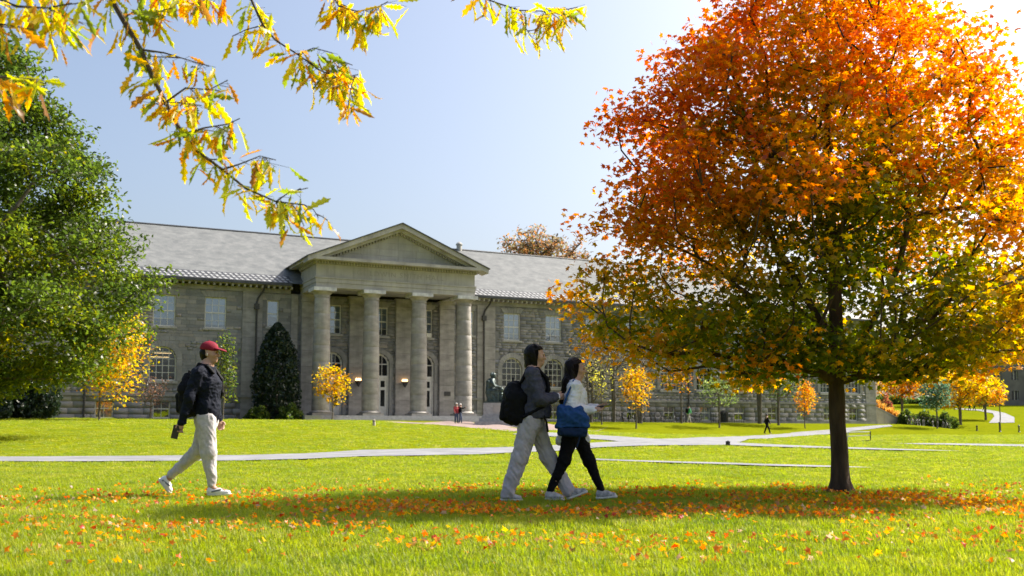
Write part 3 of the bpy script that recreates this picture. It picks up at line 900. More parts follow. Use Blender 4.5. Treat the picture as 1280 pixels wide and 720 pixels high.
def leaves_mesh(name, P0, size, cols, mat, kind, rs, droop=.35, flat=.5, frames=None):
    n = len(P0); L, F = leaf_shape(kind)
    fr = orient(rs, n, droop, flat) if frames is None else frames
    V = np.einsum('nij,kj->nki', fr, L) * size[:, None, None] + P0[:, None, :]
    k = len(L)
    Fc = (F[None] + (np.arange(n) * k)[:, None, None]).reshape(-1, 3)
    return np_mesh(name, V.reshape(-1, 3), Fc, mat, cols=np.repeat(cols, k, 0))
def grow(base, trunk, centers, rs, trunk_r, step=.35, power=2.3, wob=.12, tip=None, extra=()):
    """skeleton: trunk polyline then twigs to every crown centre; returns (pos, parent, radius, n_trunk)"""
    pos = [np.array(p, float) for p in trunk]; par = [-1] + list(range(len(trunk) - 1))
    path = [0.0]
    for a, b in zip(trunk, trunk[1:]): path.append(path[-1] + np.linalg.norm(np.array(b) - np.array(a)))
    nt = len(trunk); fork = pos[max(1, nt // 3)]
    for at_node, pl in extra:                       # main limbs given by hand
        last = at_node
        for q in pl:
            q = np.array(q, float); path.append(path[last] + np.linalg.norm(q - pos[last])); pos.append(q); par.append(last); last = len(pos) - 1
    od = np.argsort(np.linalg.norm(centers - fork, axis=1))
    start = max(1, nt // 3)
    for ci in od:
        c = centers[ci]
        A = np.array(pos[start:]); d = np.linalg.norm(A - c, axis=1)
        low = np.maximum(0, A[:, 2] - c[2] + .1)
        k = int(np.argmin(d + .30 * np.array(path[start:]) + 1.2 * low)) + start
        a = pos[k]; L = np.linalg.norm(c - a); m = max(1, int(L / step))
        last = k
        bend = rs.normal(size=3) * wob * L; bend[2] = -abs(bend[2]) * .6
        for j in range(1, m + 1):
            t = j / m
            q = a + (c - a) * t + bend * math.sin(math.pi * t)
            pos.append(q); par.append(last); path.append(path[last] + L / m); last = len(pos) - 1
    pos = np.array(pos); par = np.array(par)
    acc = np.full(len(pos), .0); has = np.zeros(len(pos), bool); has[par[1:]] = True
    acc[~has] = 1.0
    for i in range(len(pos) - 1, 0, -1): acc[par[i]] += acc[i]
    r = acc ** (1 / power); r = r / r[0] * trunk_r
    if tip: r = np.maximum(r, tip)
    return pos, par, r, nt
def limbs_mesh(name, pos, par, r, nt, mat, sides=5, rmin=0):
    idx = np.array([i for i in range(nt, len(pos)) if r[i] >= rmin])
    a = pos[par[idx]]; b = pos[idx]; ra = np.minimum(r[par[idx]], r[idx] * 1.5); rb = r[idx]
    t = b - a; ln = np.linalg.norm(t, axis=1)[:, None] + 1e-9; t = t / ln
    ref = np.where(np.abs(t[:, 2:3]) < .9, np.array([[0, 0, 1.]]), np.array([[1., 0, 0]]))
    u = np.cross(t, ref); u /= np.linalg.norm(u, axis=1)[:, None]; v = np.cross(t, u)
    q = 2 * math.pi * np.arange(sides) / sides
    rg = np.cos(q)[None, :, None] * u[:, None] + np.sin(q)[None, :, None] * v[:, None]
    V = np.concatenate([a[:, None] + rg * ra[:, None, None], (b + t * rb[:, None] * .3)[:, None] + rg * rb[:, None, None]], 1)
    k = np.arange(sides); k2 = (k + 1) % sides
    F = np.stack([k, k2, sides + k2, sides + k], 1)
    Fc = (F[None] + (np.arange(len(idx)) * 2 * sides)[:, None, None]).reshape(-1, 4)
    return np_mesh(name, V.reshape(-1, 3), Fc, mat, True)
def trunk_mb(trunk, radii, rs, n=16, flare=1.5, fl_h=.35, rough=.04, roots=0):
    pts = [Vector(p) for p in trunk]
    # densify
    P, Rr = [], []
    for i in range(len(pts) - 1):
        m = 5
        for j in range(m): P.append(pts[i].lerp(pts[i + 1], j / m)); Rr.append(radii[i] + (radii[i + 1] - radii[i]) * j / m)
    P.append(pts[-1]); Rr.append(radii[-1])
    z0 = P[0].z
    Rr = [r * (1 + (flare - 1) * math.exp(-max(0, p.z - z0 - .02) / fl_h * 2.2)) for p, r in zip(P, Rr)]
    mb = MB().tube(P, Rr, n)
    V = []
    for q in mb.v:
        p = Vector(q); k = mnoise.noise(Vector((p.x * 14, p.y * 14, p.z * 2.5)))
        # push outwards from nearest axis point horizontally
        a = min(P, key=lambda s: (s - p).length_squared); d = p - a
        if roots:
            an = math.atan2(d.y, d.x); k = .5 * k + .6 * mnoise.noise(Vector((math.cos(an) * 5, math.sin(an) * 5, p.z * 2.2)))
            d = d * (1 + roots * math.exp(-max(0, p.z - z0 - .05) / .10) * (.5 + .5 * math.cos(5 * an + .7)))
            V.append(tuple(a + d * (1 + rough * 3 * k))); continue
        V.append(tuple(p + d * (rough * 3 * k)))
    mb.v = V
    return mb
def ell_centers(rs, n, c, rad, inner=.5, flatb=None):
    d = rs.normal(size=(n, 3)); d /= np.linalg.norm(d, axis=1)[:, None]
    k = inner + (1 - inner) * rs.random(n) ** .6
    k = k * (1 + .14 * np.sin(d[:, 0] * 5 + d[:, 2] * 4 + rs.random() * 6))
    p = d * k[:, None] * np.array(rad) + np.array(c)
    return p
def pick(rs, n, palette, w=None):
    P = np.array(palette); w = None if w is None else np.array(w) / np.sum(w)
    return P[rs.choice(len(P), n, p=w)] * rs.uniform(.82, 1.18, size=(n, 1))
def small_tree(name, label, cat, X, Y, top, bottom, half_w, palette, weights=None, ncl=26, per=26, lsize=.16, trunk_r=.06, seed=1, group=None, bare=0, kind='oval', depth=None, spread=.32, lean=0, mat='leaf', bark='bark_grey', stems=1, inner=.45, csh=None):
    """slender or round crowned tree standing on the ground; top, bottom: world heights of the crown"""
    rs = np.random.RandomState(seed); g = gz(X, Y) - .04
    root = empty(name, (X, Y, g)); tag(root, label, cat, group)
    cz = (top + bottom) / 2 - g; rz = (top - bottom) / 2
    cen = ell_centers(rs, ncl, (lean, 0, cz), (half_w * .86, (depth or half_w) * .86, rz * .9), inner)
    if csh is not None:                            # cone: narrow towards the top
        t = np.clip((cen[:, 2] - (cz - rz)) / (2 * rz), 0, 1); cen[:, 0] *= 1 - csh * t; cen[:, 1] *= 1 - csh * t
    th = max(.5, bottom - g + rz * .9)
    for s_ in range(stems):
        dx = 0 if stems == 1 else rs.uniform(-.35, .35)
        trunk = [(dx * (.3 + k / 6) + rs.normal() * .02, rs.normal() * .02, th * k / 6) for k in range(7)]
        trunk[0] = (dx * .3, 0, 0)
        sub = cen[s_::stems]
        pos, par, r, nt = grow(None, trunk, sub, rs, trunk_r, step=max(.25, half_w * .25))
        r = np.maximum(r, .012)
        trunk_mb(trunk, [float(max(trunk_r * (1 - .08 * k), r[k])) for k in range(7)], rs, 8, 1.3, .3, .0).build('trunk', M[bark], root, True)
        tag(link('limbs', limbs_mesh('limbs', pos, par, r, nt, M[bark], 4), root), kind='stuff')
    if per:
        n = ncl * per; P0 = np.repeat(cen, per, 0) + np.clip(rs.normal(size=(n, 3)), -1.8, 1.8) * np.array([half_w, half_w, rz * .8]) * spread
        P0 = P0[rs.random(n) > bare]
        n = len(P0)
        c = pick(rs, n, palette, weights)
        o = link('crown', leaves_mesh('crown', P0, lsize * rs.uniform(.7, 1.25, n), c, M[mat], 'lobed' if lsize < .3 else 'plain', rs), root)
        tag(o, kind='stuff')
    return root

# --- the large maple
def build_maple():
    rs = np.random.RandomState(11)
    bx, by = at(1051, 615, 12.29).x, 12.29
    g = gz(bx, by)
    root = empty('maple_tree', (bx, by, g)); tag(root, 'large maple with red, orange and green autumn leaves standing on the lawn', 'tree')
    zk = [1.15, 1.4, 1.7, 2.1, 2.5, 3.0, 3.6, 4.3, 5.0, 5.6, 6.2, 6.8, 7.3]
    rk_ = [.3, 1.3, 2.5, 3.15, 3.3, 3.1, 2.85, 2.6, 2.25, 1.85, 1.4, .85, .3]
    n = 600; cen = []
    while len(cen) < n:
        z = rs.uniform(1.3, 7.2); a = rs.uniform(0, 2 * math.pi)
        rr = np.interp(z, zk, rk_) * (1 + (.12 if z < 3 else .06) * math.sin(3 * a + z * 2.1) + .09 * math.sin(7 * a - z * 3.4))
        k = rs.random() ** .44
        if rs.random() > (rr / 3.3) ** 1.1 + .1: continue
        x, y = rr * k * math.cos(a) - .05, rr * k * math.sin(a) * .64
        if z < 2.2 and math.hypot(x, y) < .55: continue
        cen.append((x, y, z - .10 * (rr * k) * (1 if z < 3 else .3)))
    cen = np.array(cen); cen[:, 2] = np.maximum(cen[:, 2], 1.40 + .06 * np.maximum(cen[:, 0], 0) + rs.uniform(0, .38, len(cen)))
    trunk = [(0, 0, -.05), (0, 0, .45), (-.015, 0, .9), (-.02, .0, 1.35), (.0, .02, 1.8), (.02, .03, 2.5), (.0, .05, 3.2), (-.05, .05, 4.0), (-.03, .0, 4.8), (-.02, 0, 5.6), (0, 0, 6.4)]
    pos, par, r, nt = grow(None, trunk, cen, rs, .135, step=.28, power=2.25, wob=.10, extra=[
        (3, [(-.25, -.1, 1.46), (-.55, -.2, 1.53), (-.95, -.32, 1.57), (-1.45, -.45, 1.63), (-1.9, -.5, 1.78)]), (3, [(.22, -.12, 1.42), (.5, -.22, 1.38), (.85, -.3, 1.43), (1.3, -.4, 1.55), (1.8, -.4, 1.75)]),
        (3, [(.16, -.12, 1.68), (.32, -.2, 1.98), (.52, -.28, 2.35), (.7, -.3, 2.8), (.85, -.3, 3.4)]), (4, [(-.15, .1, 2.1), (-.4, .2, 2.6), (-.7, .25, 3.2), (-.9, .25, 3.9)]), (3, [(.1, .3, 1.7), (.2, .8, 2.0), (.3, 1.4, 2.3)])])
    rad = [.112, .102, .096, .094, .085, .07, .06, .048, .036, .024, .012]
    trunk_mb(trunk, rad, rs, 48, 1.35, .2, .05, .55).build('trunk', M['bark'], root, True)
    r = np.clip(r * .8, .004, .07)
    tag(link('limbs', limbs_mesh('limbs', pos, par, r, nt, M['bark'], 6), root), kind='stuff')
    # leaves
    per = 112; m = n * per
    off = np.clip(rs.normal(size=(m, 3)), -1.9, 1.9) * np.array([.22, .22, .12])
    P0 = np.repeat(cen, per, 0) + off
    # bare twig tips stand out of the top
    zc = P0[:, 2]; rad_ = np.hypot(P0[:, 0], P0[:, 1] / .82); edge = np.clip(rad_ / np.interp(zc, zk, rk_), 0, 1.2)
    keep = rs.random(m) > np.clip((zc - 5.2) * .26, 0, .62) * (edge > .2)
    keep &= P0[:, 2] > 1.24 + .08 * np.maximum(P0[:, 0] - .4, 0) + .07 * np.sin(P0[:, 0] * 4.1 + P0[:, 1] * 2.7) + .06 * np.sin(P0[:, 0] * 9.3 - P0[:, 1] * 5)
    P0 = P0[keep]; m = len(P0); zc = P0[:, 2]; rad_ = np.hypot(P0[:, 0], P0[:, 1] / .82); edge = np.clip(rad_ / np.interp(zc, zk, rk_), 0, 1.2)
    clus = np.repeat(rs.normal(size=n), per)[keep]
    # colour: green low and inside, gold to the right, orange to red above and outside left
    hgt = (zc - 2.0) / 3.2
    s = .45 * hgt + .66 * (edge - .66) + .17 * clus * .8 + .02 + .10 * rs.normal(size=m) + .06 * np.sin(P0[:, 0] * 2.3 + zc * 1.7)
    stops = np.array([-.25, .02, .18, .34, .55, .8, 1.1])
    ramp_c = np.array([(.075, .115, .008), (.14, .165, .009), (.33, .25, .011), (.55, .28, .012), (.60, .20, .011), (.58, .125, .014), (.50, .072, .020)])
    s = np.clip(s, -.25, 1.1)
    c = np.stack([np.interp(s, stops, ramp_c[:, k]) for k in range(3)], 1)
    gold = np.clip((P0[:, 0] - .3) / 2.2, 0, 1) * np.clip(1.5 - hgt, 0, 1) * rs.random(m) * .6
    c = c * (1 - gold[:, None]) + np.array([.55, .30, .016]) * gold[:, None]
    topg = np.clip((zc - 4.6) / 1.5, 0, 1) * rs.random(m) * .6 * (P0[:, 0] > -1.4)
    c = c * (1 - topg[:, None]) + np.array([.58, .26, .014]) * topg[:, None]
    red = np.clip(-P0[:, 0] / 2.2, 0, 1) * np.clip((zc - 2.1) / 1.2, 0, 1) * rs.random(m) * .8
    c = c * (1 - red[:, None]) + np.array([.34, .055, .025]) * red[:, None]
    c *= rs.uniform(.75, 1.2, size=(m, 1))
    size = rs.uniform(.042, .070, m)
    fr = orient(rs, m, .7, .55)
    wx = P0[:, 1]
    near = np.argsort(wx - .35 * rad_)[:300]
    mask = np.ones(m, bool); mask[near] = False
    me = leaves_mesh('crown', P0[mask], size[mask], c[mask], M['leaf'], 'maple', rs, frames=fr[mask])
    tag(link('crown', me, root), kind='stuff')
    L, F = leaf_shape('maple')
    lm = np_mesh('leaf', L, F, M['leaf_obj'])
    for i in near:
        o = link('leaf', lm, root); o.matrix_local = Matrix.Translation(P0[i]) @ Matrix(fr[i].tolist()).to_4x4() @ Matrix.Scale(float(size[i]), 4)
        o.color = (*[float(q) for q in c[i]], 1)
build_maple()

# --- the big green oak at the left, behind the man
def build_oak():
    rs = np.random.RandomState(5)
    X, Y = -20.5, 38.0; g = gz(X, Y)
    root = empty('oak_tree', (X, Y, g)); tag(root, 'tall green oak with a few yellow leaves, at the end of the hall', 'tree')
    zk = [1.6, 2.4, 3.5, 5, 6.5, 8, 9.7, 11.4, 13.0, 14.6, 16.2]
    rk_ = [1.2, 3.3, 4.6, 5.8, 6.3, 5.8, 5.0, 3.9, 2.9, 1.9, .7]
    cen = []; n = 430
    while len(cen) < n:
        z = rs.uniform(1.8, 15.6); a = rs.uniform(0, 2 * math.pi)
        rr = np.interp(z, zk, rk_) * (1 + .09 * math.sin(4 * a + z) + .08 * math.sin(9 * a - z * 1.7)); k = rs.random() ** .45
        if rs.random() > (rr / 6.7) ** 1.1 + .08: continue
        cen.append((rr * k * math.cos(a), rr * k * math.sin(a) * .9, z - .12 * rr * k))
    cen = np.array(cen)
    cen[:, 2] = np.maximum(cen[:, 2], 1.5)
    trunk = [(0, 0, -.1 + 1.45 * k - (0 if k else 0)) for k in range(9)]
    pos, par, r, nt = grow(None, trunk, cen, rs, .42, step=.6, power=2.3, wob=.14)
    trunk_mb(trunk, [.42, .37, .34, .3, .26, .2, .15, .1, .06], rs, 14, 1.5, .5, .04).build('trunk', M['bark_grey'], root, True)
    tag(link('limbs', limbs_mesh('limbs', pos, par, np.clip(r, .016, .24), nt, M['bark_grey'], 5), root), kind='stuff')
    per = 205; m = n * per
    P0 = np.repeat(cen, per, 0) + np.clip(rs.normal(size=(m, 3)), -1.7, 1.7) * np.array([.50, .50, .30])
    clus = np.repeat(rs.normal(size=n), per)
    s = .55 * clus * .75 - .42 + .35 * rs.normal(size=m) - .09 * (P0[:, 2] - 4.5) * .6
    stops = [-1.2, -.2, .5, 1.0, 1.6]
    rc = np.array([(.050, .082, .016), (.080, .115, .014), (.15, .165, .014), (.33, .27, .016), (.46, .26, .02)])
    c = np.stack([np.interp(s, stops, rc[:, k]) for k in range(3)], 1) * rs.uniform(.75, 1.2, size=(m, 1))
    tag(link('crown', leaves_mesh('crown', P0, rs.uniform(.075, .125, m), c, M['leaf'], 'lobed', rs, .3, .4), root), kind='stuff')
build_oak()

GOLD = [(.50, .30, .016), (.46, .22, .014), (.30, .24, .02), (.42, .33, .03)]
ORANGE = [(.52, .22, .014), (.50, .15, .012), (.46, .28, .016), (.26, .2, .02)]
GREEN = [(.06, .10, .022), (.085, .13, .025), (.12, .15, .022), (.05, .085, .02)]
PALEG = [(.14, .19, .06), (.10, .15, .04), (.18, .22, .07)]
BRONZE = [(.10, .06, .05), (.08, .05, .045), (.14, .08, .05)]
def zr(y, Y): return at(640, y, Y).z
def sap(name, label, px, w, ytop, ybot, half_px, pal, **kw):
    X, Y, g = on_front(px, w)
    sc = FPX / Y
    return small_tree(name, label, 'tree', X, Y, zr(ytop, Y), zr(ybot, Y), half_px / sc, pal, **kw)
sap('young_tree', 'young yellow and orange tree with slim trunk beside the arched window', 124, 11, 402, 497, 40, [(.50, .36, .02), (.40, .34, .025), (.24, .24, .03), (.56, .25, .012)], ncl=80, per=50, lsize=.13, trunk_r=.07, seed=21, spread=.26, lean=.7, csh=-.1)
sap('young_tree', 'small purple brown half bare tree under the arched window', 188, 8, 466, 512, 25, BRONZE, ncl=40, per=14, lsize=.085, trunk_r=.06, seed=22, spread=.22)
sap('young_tree', 'slim upright green sapling behind the man in the cap', 279, 8, 420, 498, 15, GREEN + [(.2, .2, .03)], ncl=30, per=34, lsize=.12, trunk_r=.06, seed=23, spread=.32, csh=.35)
sap('young_tree', 'round yellow sapling standing before the first column', 415, 8.5, 457, 504, 22, GOLD, ncl=30, per=36, lsize=.125, trunk_r=.05, seed=24, spread=.26)
# right of the statue: grey bare trees and colourful saplings
for k, (px, yt, hp, sd, w_, lb) in enumerate(((738, 400, 34, 31, 4.0, 'bare grey tree with thin twigs against the right wing'),
                                 (768, 392, 32, 32, 3.2, 'tall bare grey tree behind the yellow sapling of the right wing'),
                                 (800, 398, 34, 33, 4.4, 'bare twiggy tree with a few pale leaves by the bicycles'))):
    sap('bare_tree', lb, px, w_, yt, 500, hp, [(.30, .27, .20), (.22, .2, .16), (.42, .36, .10)], ncl=120, per=9, lsize=.055, trunk_r=.12, seed=sd, bare=.3, spread=.2, stems=2, inner=.1)
sap('young_tree', 'sparse yellow green young tree beside the bare trees', 752, 6.5, 440, 505, 22, [(.40, .36, .05), (.28, .28, .06), (.16, .17, .05)], ncl=26, per=9, lsize=.13, trunk_r=.06, seed=34, spread=.22)
sap('young_tree', 'bright golden sapling before the right wing', 795, 9.5, 458, 514, 21, GOLD + [(.52, .24, .014)], ncl=32, per=34, lsize=.13, trunk_r=.07, seed=35, spread=.26, csh=.2)
sap('young_tree', 'thin tree with a tuft of orange leaves by the green shirted walker', 852, 4.5, 455, 488, 26, ORANGE, ncl=16, per=14, lsize=.13, trunk_r=.08, seed=36, spread=.24)
sap('young_tree', 'small pale green spreading tree by the basement windows', 899, 8.5, 470, 512, 26, PALEG, ncl=30, per=30, lsize=.12, trunk_r=.08, seed=37, spread=.22)
sap('young_tree', 'dense green tree beside the orange sapling near the end of the hall', 973, 6.0, 452, 503, 26, GREEN, ncl=34, per=40, lsize=.14, trunk_r=.12, seed=38, spread=.26)
sap('young_tree', 'forked grey trunked green tree behind the walker in black', 950, 4.0, 440, 490, 28, GREEN, ncl=30, per=30, lsize=.14, trunk_r=.2, seed=39, spread=.26, stems=2)
sap('young_tree', 'orange yellow sapling beside the maple trunk before the end of the hall', 1006, 9.0, 476, 516, 16, ORANGE, ncl=30, per=34, lsize=.115, trunk_r=.05, seed=40, spread=.26, csh=.2)
def far_tree(name, label, px, Y, ytop, ybot, half_px, pal, **kw):
    X = at(px, 520, Y).x; sc = FPX / Y
    return small_tree(name, label, 'tree', X, Y, zr(ytop, Y), zr(ybot, Y), half_px / sc, pal, **kw)
far_tree('young_tree', 'blue green young tree beside the bicycle racks', 1171, 108, 470, 512, 20, [(.05, .10, .06), (.08, .13, .08)], ncl=34, per=34, lsize=.17, trunk_r=.09, seed=41, spread=.24)
far_tree('street_tree', 'broad golden tree on the grass slope by the winding path', 1200, 128, 462, 505, 38, GOLD, ncl=60, per=40, lsize=.24, trunk_r=.2, seed=42, spread=.22)
far_tree('street_tree', 'small golden tree beside the broad one on the grass slope', 1232, 140, 468, 508, 24, GOLD + [(.3, .28, .03)], ncl=46, per=40, lsize=.26, trunk_r=.16, seed=48, spread=.22)
far_tree('young_tree', 'thin orange sapling standing by the winding path', 1250, 110, 483, 511, 12, ORANGE, ncl=20, per=20, lsize=.15, trunk_r=.06, seed=43, spread=.26)
far_tree('street_tree', 'autumn orange tree beyond the ornamental grass bank', 1128, 150, 455, 498, 34, ORANGE, ncl=50, per=36, lsize=.28, trunk_r=.2, seed=44, spread=.22)
far_tree('street_tree', 'dark green tree before the far building', 1180, 190, 440, 500, 40, GREEN, ncl=60, per=36, lsize=.4, trunk_r=.3, seed=45, spread=.22)
far_tree('street_tree', 'brown orange oak rising behind the slate roof', 668, 138, 278, 352, 50, [(.20, .10, .05), (.26, .13, .05), (.14, .12, .05), (.12, .10, .06)], ncl=90, per=30, lsize=.26, trunk_r=.4, seed=46, spread=.13, inner=.3)
far_tree('street_tree', 'small russet tree top beside the oak behind the roof', 722, 140, 298, 360, 18, [(.22, .12, .07), (.15, .11, .06)], ncl=34, per=26, lsize=.24, trunk_r=.3, seed=47, spread=.18)
# dark evergreens
def conifer(label, px, w, ytop, half_px, seed, Y=None, name='yew_tree'):
    rs = np.random.RandomState(seed)
    if Y is None: X, Y, g = on_front(px, w)
    else: X = at(px, 520, Y).x; g = gz(X, Y)
    top = zr(ytop, Y) - g; hw = half_px * Y / FPX
    root = empty(name, (X, Y, g - .05)); tag(root, label, 'tree')
    MB().tube([(0, 0, 0), (0, 0, top * .9)], [.16, .03], 8).build('trunk', M['bark_grey'], root)
    n = 9000; z = rs.random(n) ** .9; a = rs.uniform(0, 2 * math.pi, n)
    prof = np.interp(z, [0, .12, .4, .7, .9, 1], [.78, .96, 1.0, .78, .42, .08])
    lump = 1 + .08 * np.sin(a * 5 + z * 9) + .06 * np.sin(a * 11 - z * 17)
    k = rs.random(n) ** .25
    P0 = np.stack([hw * prof * lump * k * np.cos(a), hw * prof * lump * k * np.sin(a), .1 + z * top], 1)
    c = pick(rs, n, [(.020, .038, .020), (.030, .050, .026), (.014, .028, .016)])
    tag(link('crown', leaves_mesh('crown', P0, rs.uniform(.1, .2, n), c, M['leaf_dull'], 'plain', rs, -.8, .1), root), kind='stuff')
conifer('dark clipped yew as tall as the upper windows beside the portico', 345, 3.6, 405, 29, 51)
conifer('dark broad evergreen under the green oak at the end of the hall', 36, 7, 452, 36, 52)
conifer('grey green shrubby evergreen at the edge of the big oak', -22, 9, 452, 34, 53)
def bush(label, px, w, ytop, half_px, pal, seed, lsize=.12, n=2600, name='shrub', Y=None, zsc=1, cat='shrub', hd=None):
    rs = np.random.RandomState(seed)
    if Y is None: X, Y, g = on_front(px, w)
    else: X = at(px, 520, Y).x; g = gz(X, Y)
    h = zr(ytop, Y) - g; hw = half_px * Y / FPX; dp = hd or min(hw, 1.4)
    root = empty(name, (X, Y, g)); tag(root, label, cat)
    d = rs.normal(size=(n, 3)); d /= np.linalg.norm(d, axis=1)[:, None]; d[:, 2] = np.abs(d[:, 2])
    k = rs.random(n) ** .3 * (1 + .12 * np.sin(d[:, 0] * 9 + seed) + .1 * np.sin(d[:, 2] * 7 + d[:, 0] * 5))
    P0 = d * k[:, None] * np.array([hw, dp, h]) + np.array([0, 0, .05])
    tag(link('foliage', leaves_mesh('foliage', P0, lsize * rs.uniform(.7, 1.3, n), pick(rs, n, pal), M['leaf'], 'plain', rs), root), kind='stuff')
    s = MB()
    for q in range(6): s.tube([(rs.normal() * .1, rs.normal() * .1, 0), (rs.normal() * hw * .4, rs.normal() * dp * .3, h * .7)], [.03, .012], 5)
    s.build('stems', M['twig'], root)
    return root
bush('rounded dark leafy shrub left of the yew foot', 322, 5.2, 509, 15, GREEN, 61)
bush('rounded leafy shrub right of the yew foot', 361, 5.4, 507, 16, GREEN + [(.1, .16, .05)], 62)

# ------------------------------------------------------------------ right hand side: bank, hedge, bicycles, far building
def local(u, w):                            # world point w metres before the wall line at u
    X = OX + u * DX + (w - WALL) * DY; Y = OY + u * DY - (w - WALL) * DX
    return X, Y
bank = empty('retaining_wall', (*local(END + .1, -1.0), gz(*local(END + 3, 0))), math.pi / 2 - FAZ)
tag(bank, 'sloping tan stone retaining wall at the end of the hall', 'wall')
bz = bank.location.z
for k in range(6):
    x0, x1 = k * 1.15, (k + 1) * 1.15
    h0, h1 = 2.6 - k * .42, 2.6 - (k + 1) * .42
    MB().prism([(x0 + .012, -.6), (x1 - .012, -.6), (x1 - .012, h1 - .16), (x0 + .012, h0 - .16)], 0, .5).build('stone_block', M['tan_stone'], bank)
    MB().prism([(x0 + .006, h0 - .155), (x1 - .006, h1 - .155), (x1 - .006, h1), (x0 + .006, h0)], -.06, .56).build('coping', M['trim_pale'], bank)
def ornamental(label, u, w, h, seed, pal, g0=0):
    rs = np.random.RandomState(seed); X, Y = local(u, w)
    n = 240; V = []; C = []
    for i in range(n):
        a = rs.uniform(0, 6.28); sp = rs.uniform(.1, .8) * .75; hh = h * rs.uniform(.6, 1.05)
        b = np.array([rs.normal() * .12, rs.normal() * .12, 0]); t = b + np.array([sp * math.cos(a), sp * math.sin(a), hh])
        m = (b + t) / 2 + np.array([0, 0, .15]); sd = np.array([-math.sin(a), math.cos(a), 0]) * .035
        V += [b - sd, b + sd, m + sd, m - sd, t + sd * .4, t - sd * .4]; C += [pal[rs.randint(len(pal))]] * 6
    F = np.array([(0, 1, 2, 3), (3, 2, 4, 5)]); Fc = (F[None] + (np.arange(n) * 6)[:, None, None]).reshape(-1, 4)
    o = link('ornamental_grass', np_mesh('ornamental_grass', V, Fc, M['leaf'], cols=np.array(C)), None, (X, Y, g0))
    tag(o, label, 'ornamental grass', 'ornamental grasses on the bank')
for k in range(7):
    for j in range(2):
        ornamental('clump of orange ornamental grass on the bank above the retaining wall', END + .9 + k * 1.05 + j * .4, -1.8 - j * 1.1, 1.3, 70 + k * 3 + j, [(.42, .20, .05), (.50, .28, .07), (.32, .17, .05), (.30, .24, .08)], bz + 2.2 - k * .42)
MB().prism([(0, -.8), (7.6, -.8), (7.6, -.25), (0, 2.35)], .52, 6).build('soil_bank', M['lawn'], bank)
for k, (px, hp, yt, Y, lb) in enumerate(((1131, 9, 514, 118, 'small round dark shrub at the foot of the ornamental grass'), (1150, 22, 516, 124, 'long dark green hedge behind the bicycle racks'),
                                         (1178, 18, 518, 122, 'dark green hedge end beside the golden tree'), (1108, 8, 497, 124, 'reddish shrub at the top of the grass bank'))):
    bush(lb, px, 0, yt, hp, GREEN if k < 3 else [(.25, .07, .05), (.18, .1, .04)], 80 + k, .16, 2600, 'hedge' if k in (1, 2) else 'shrub', Y, hd=1.2)
for k, (px, hp, yt, Y) in enumerate(((1105, 30, 494, 205), (1160, 34, 496, 207), (1218, 30, 495, 206))):
    bush(('dark hedge along the far street, beyond the hall corner', 'dark hedge along the far street, beyond the golden tree', 'dark hedge along the far street, before the far building')[k], px, 0, yt, hp, GREEN, 90 + k, .3, 2200, 'hedge', Y, hd=2)
# far building
fx = at(1322, 500, 200)
fb = empty('far_building', (fx.x, 200, gz(fx.x, 200)), R(10)); tag(fb, 'dark stone building with deep windows beyond the street', 'building')
fw = MB()
ww, nx_, nz_ = 30.0, 8, 4
for k in range(nz_ + 1):
    fw.box(-ww / 2, ww / 2, 0, 9, -2 if k == 0 else k * 4.0 - 1.2, k * 4.0 + 1.0 if k < nz_ else k * 4.0 + 1.5)
for k in range(nz_):
    for j in range(nx_ + 1):
        x = -ww / 2 + ww * j / nx_; a = max(-ww / 2, x - 1.1); b = min(ww / 2, x + 1.1)
        fw.box(a, b, 0, 9, k * 4.0 + 1.0, (k + 1) * 4.0 - 1.2)
fw.build('wall', M['dark_brick'], fb)
MB().box(-ww / 2 - .4, ww / 2 + .4, -.4, 9.4, nz_ * 4.0 + 1.5, nz_ * 4.0 + 2.1).build('roof', M['slate_dark'], fb)
for k in range(nz_):
    for j in range(nx_):
        x = -ww / 2 + ww * (j + .5) / nx_; hwid = ww / nx_ / 2 - 1.1
        w_ = MB().box(x - hwid, x - hwid + .12, .3, .45, k * 4 + 1.0, k * 4 + 2.8).box(x + hwid - .12, x + hwid, .3, .45, k * 4 + 1.0, k * 4 + 2.8).box(x - .05, x + .05, .3, .45, k * 4 + 1.0, k * 4 + 2.8).build('window', M['frame'], fb)
        MB().box(x - hwid + .1, x + hwid - .1, .36, .38, k * 4 + 1.0, k * 4 + 2.8).build('pane', M['glass_dark'], w_)
MB().box(-ww / 2 + .5, ww / 2 - .5, 1.2, 1.4, -1, nz_ * 4.0).build('interior', M['room'], fb)

def bicycle():
    root = empty('bicycle')
    def wheel(x):
        w = empty('wheel', (x, 0, .34), parent=root)
        pts = [(.32 * math.cos(2 * math.pi * k / 14), 0, .32 * math.sin(2 * math.pi * k / 14)) for k in range(15)]
        MB().tube(pts, .022, 4, False).build('tyre', M['metal'], w)
        sp = MB()
        for k in range(5): a = math.pi * k / 5; sp.tube([(.3 * math.cos(a), 0, .3 * math.sin(a)), (-.3 * math.cos(a), 0, -.3 * math.sin(a))], .006, 3, False)
        sp.build('spokes', M['pale_metal'], w)
    wheel(-.52); wheel(.52)
    MB().tube([(-.52, 0, .34), (-.05, 0, .32), (.36, 0, .78), (-.18, 0, .8), (-.05, 0, .32)], .024, 5).tube([(-.52, 0, .34), (-.18, 0, .8)], .016, 5).tube([(.52, 0, .34), (.34, 0, .9)], .02, 5).build('frame', M['metal'], root)
    MB().tube([(.3, -.28, .98), (.35, -.1, .95), (.35, .1, .95), (.3, .28, .98)], .016, 5).build('handlebar', M['metal'], root)
    MB().tube([(-.18, 0, .8), (-.21, 0, .93)], .015, 5).box(-.33, -.08, -.07, .07, .93, .98).build('saddle', M['black_bag'], root)
    return root
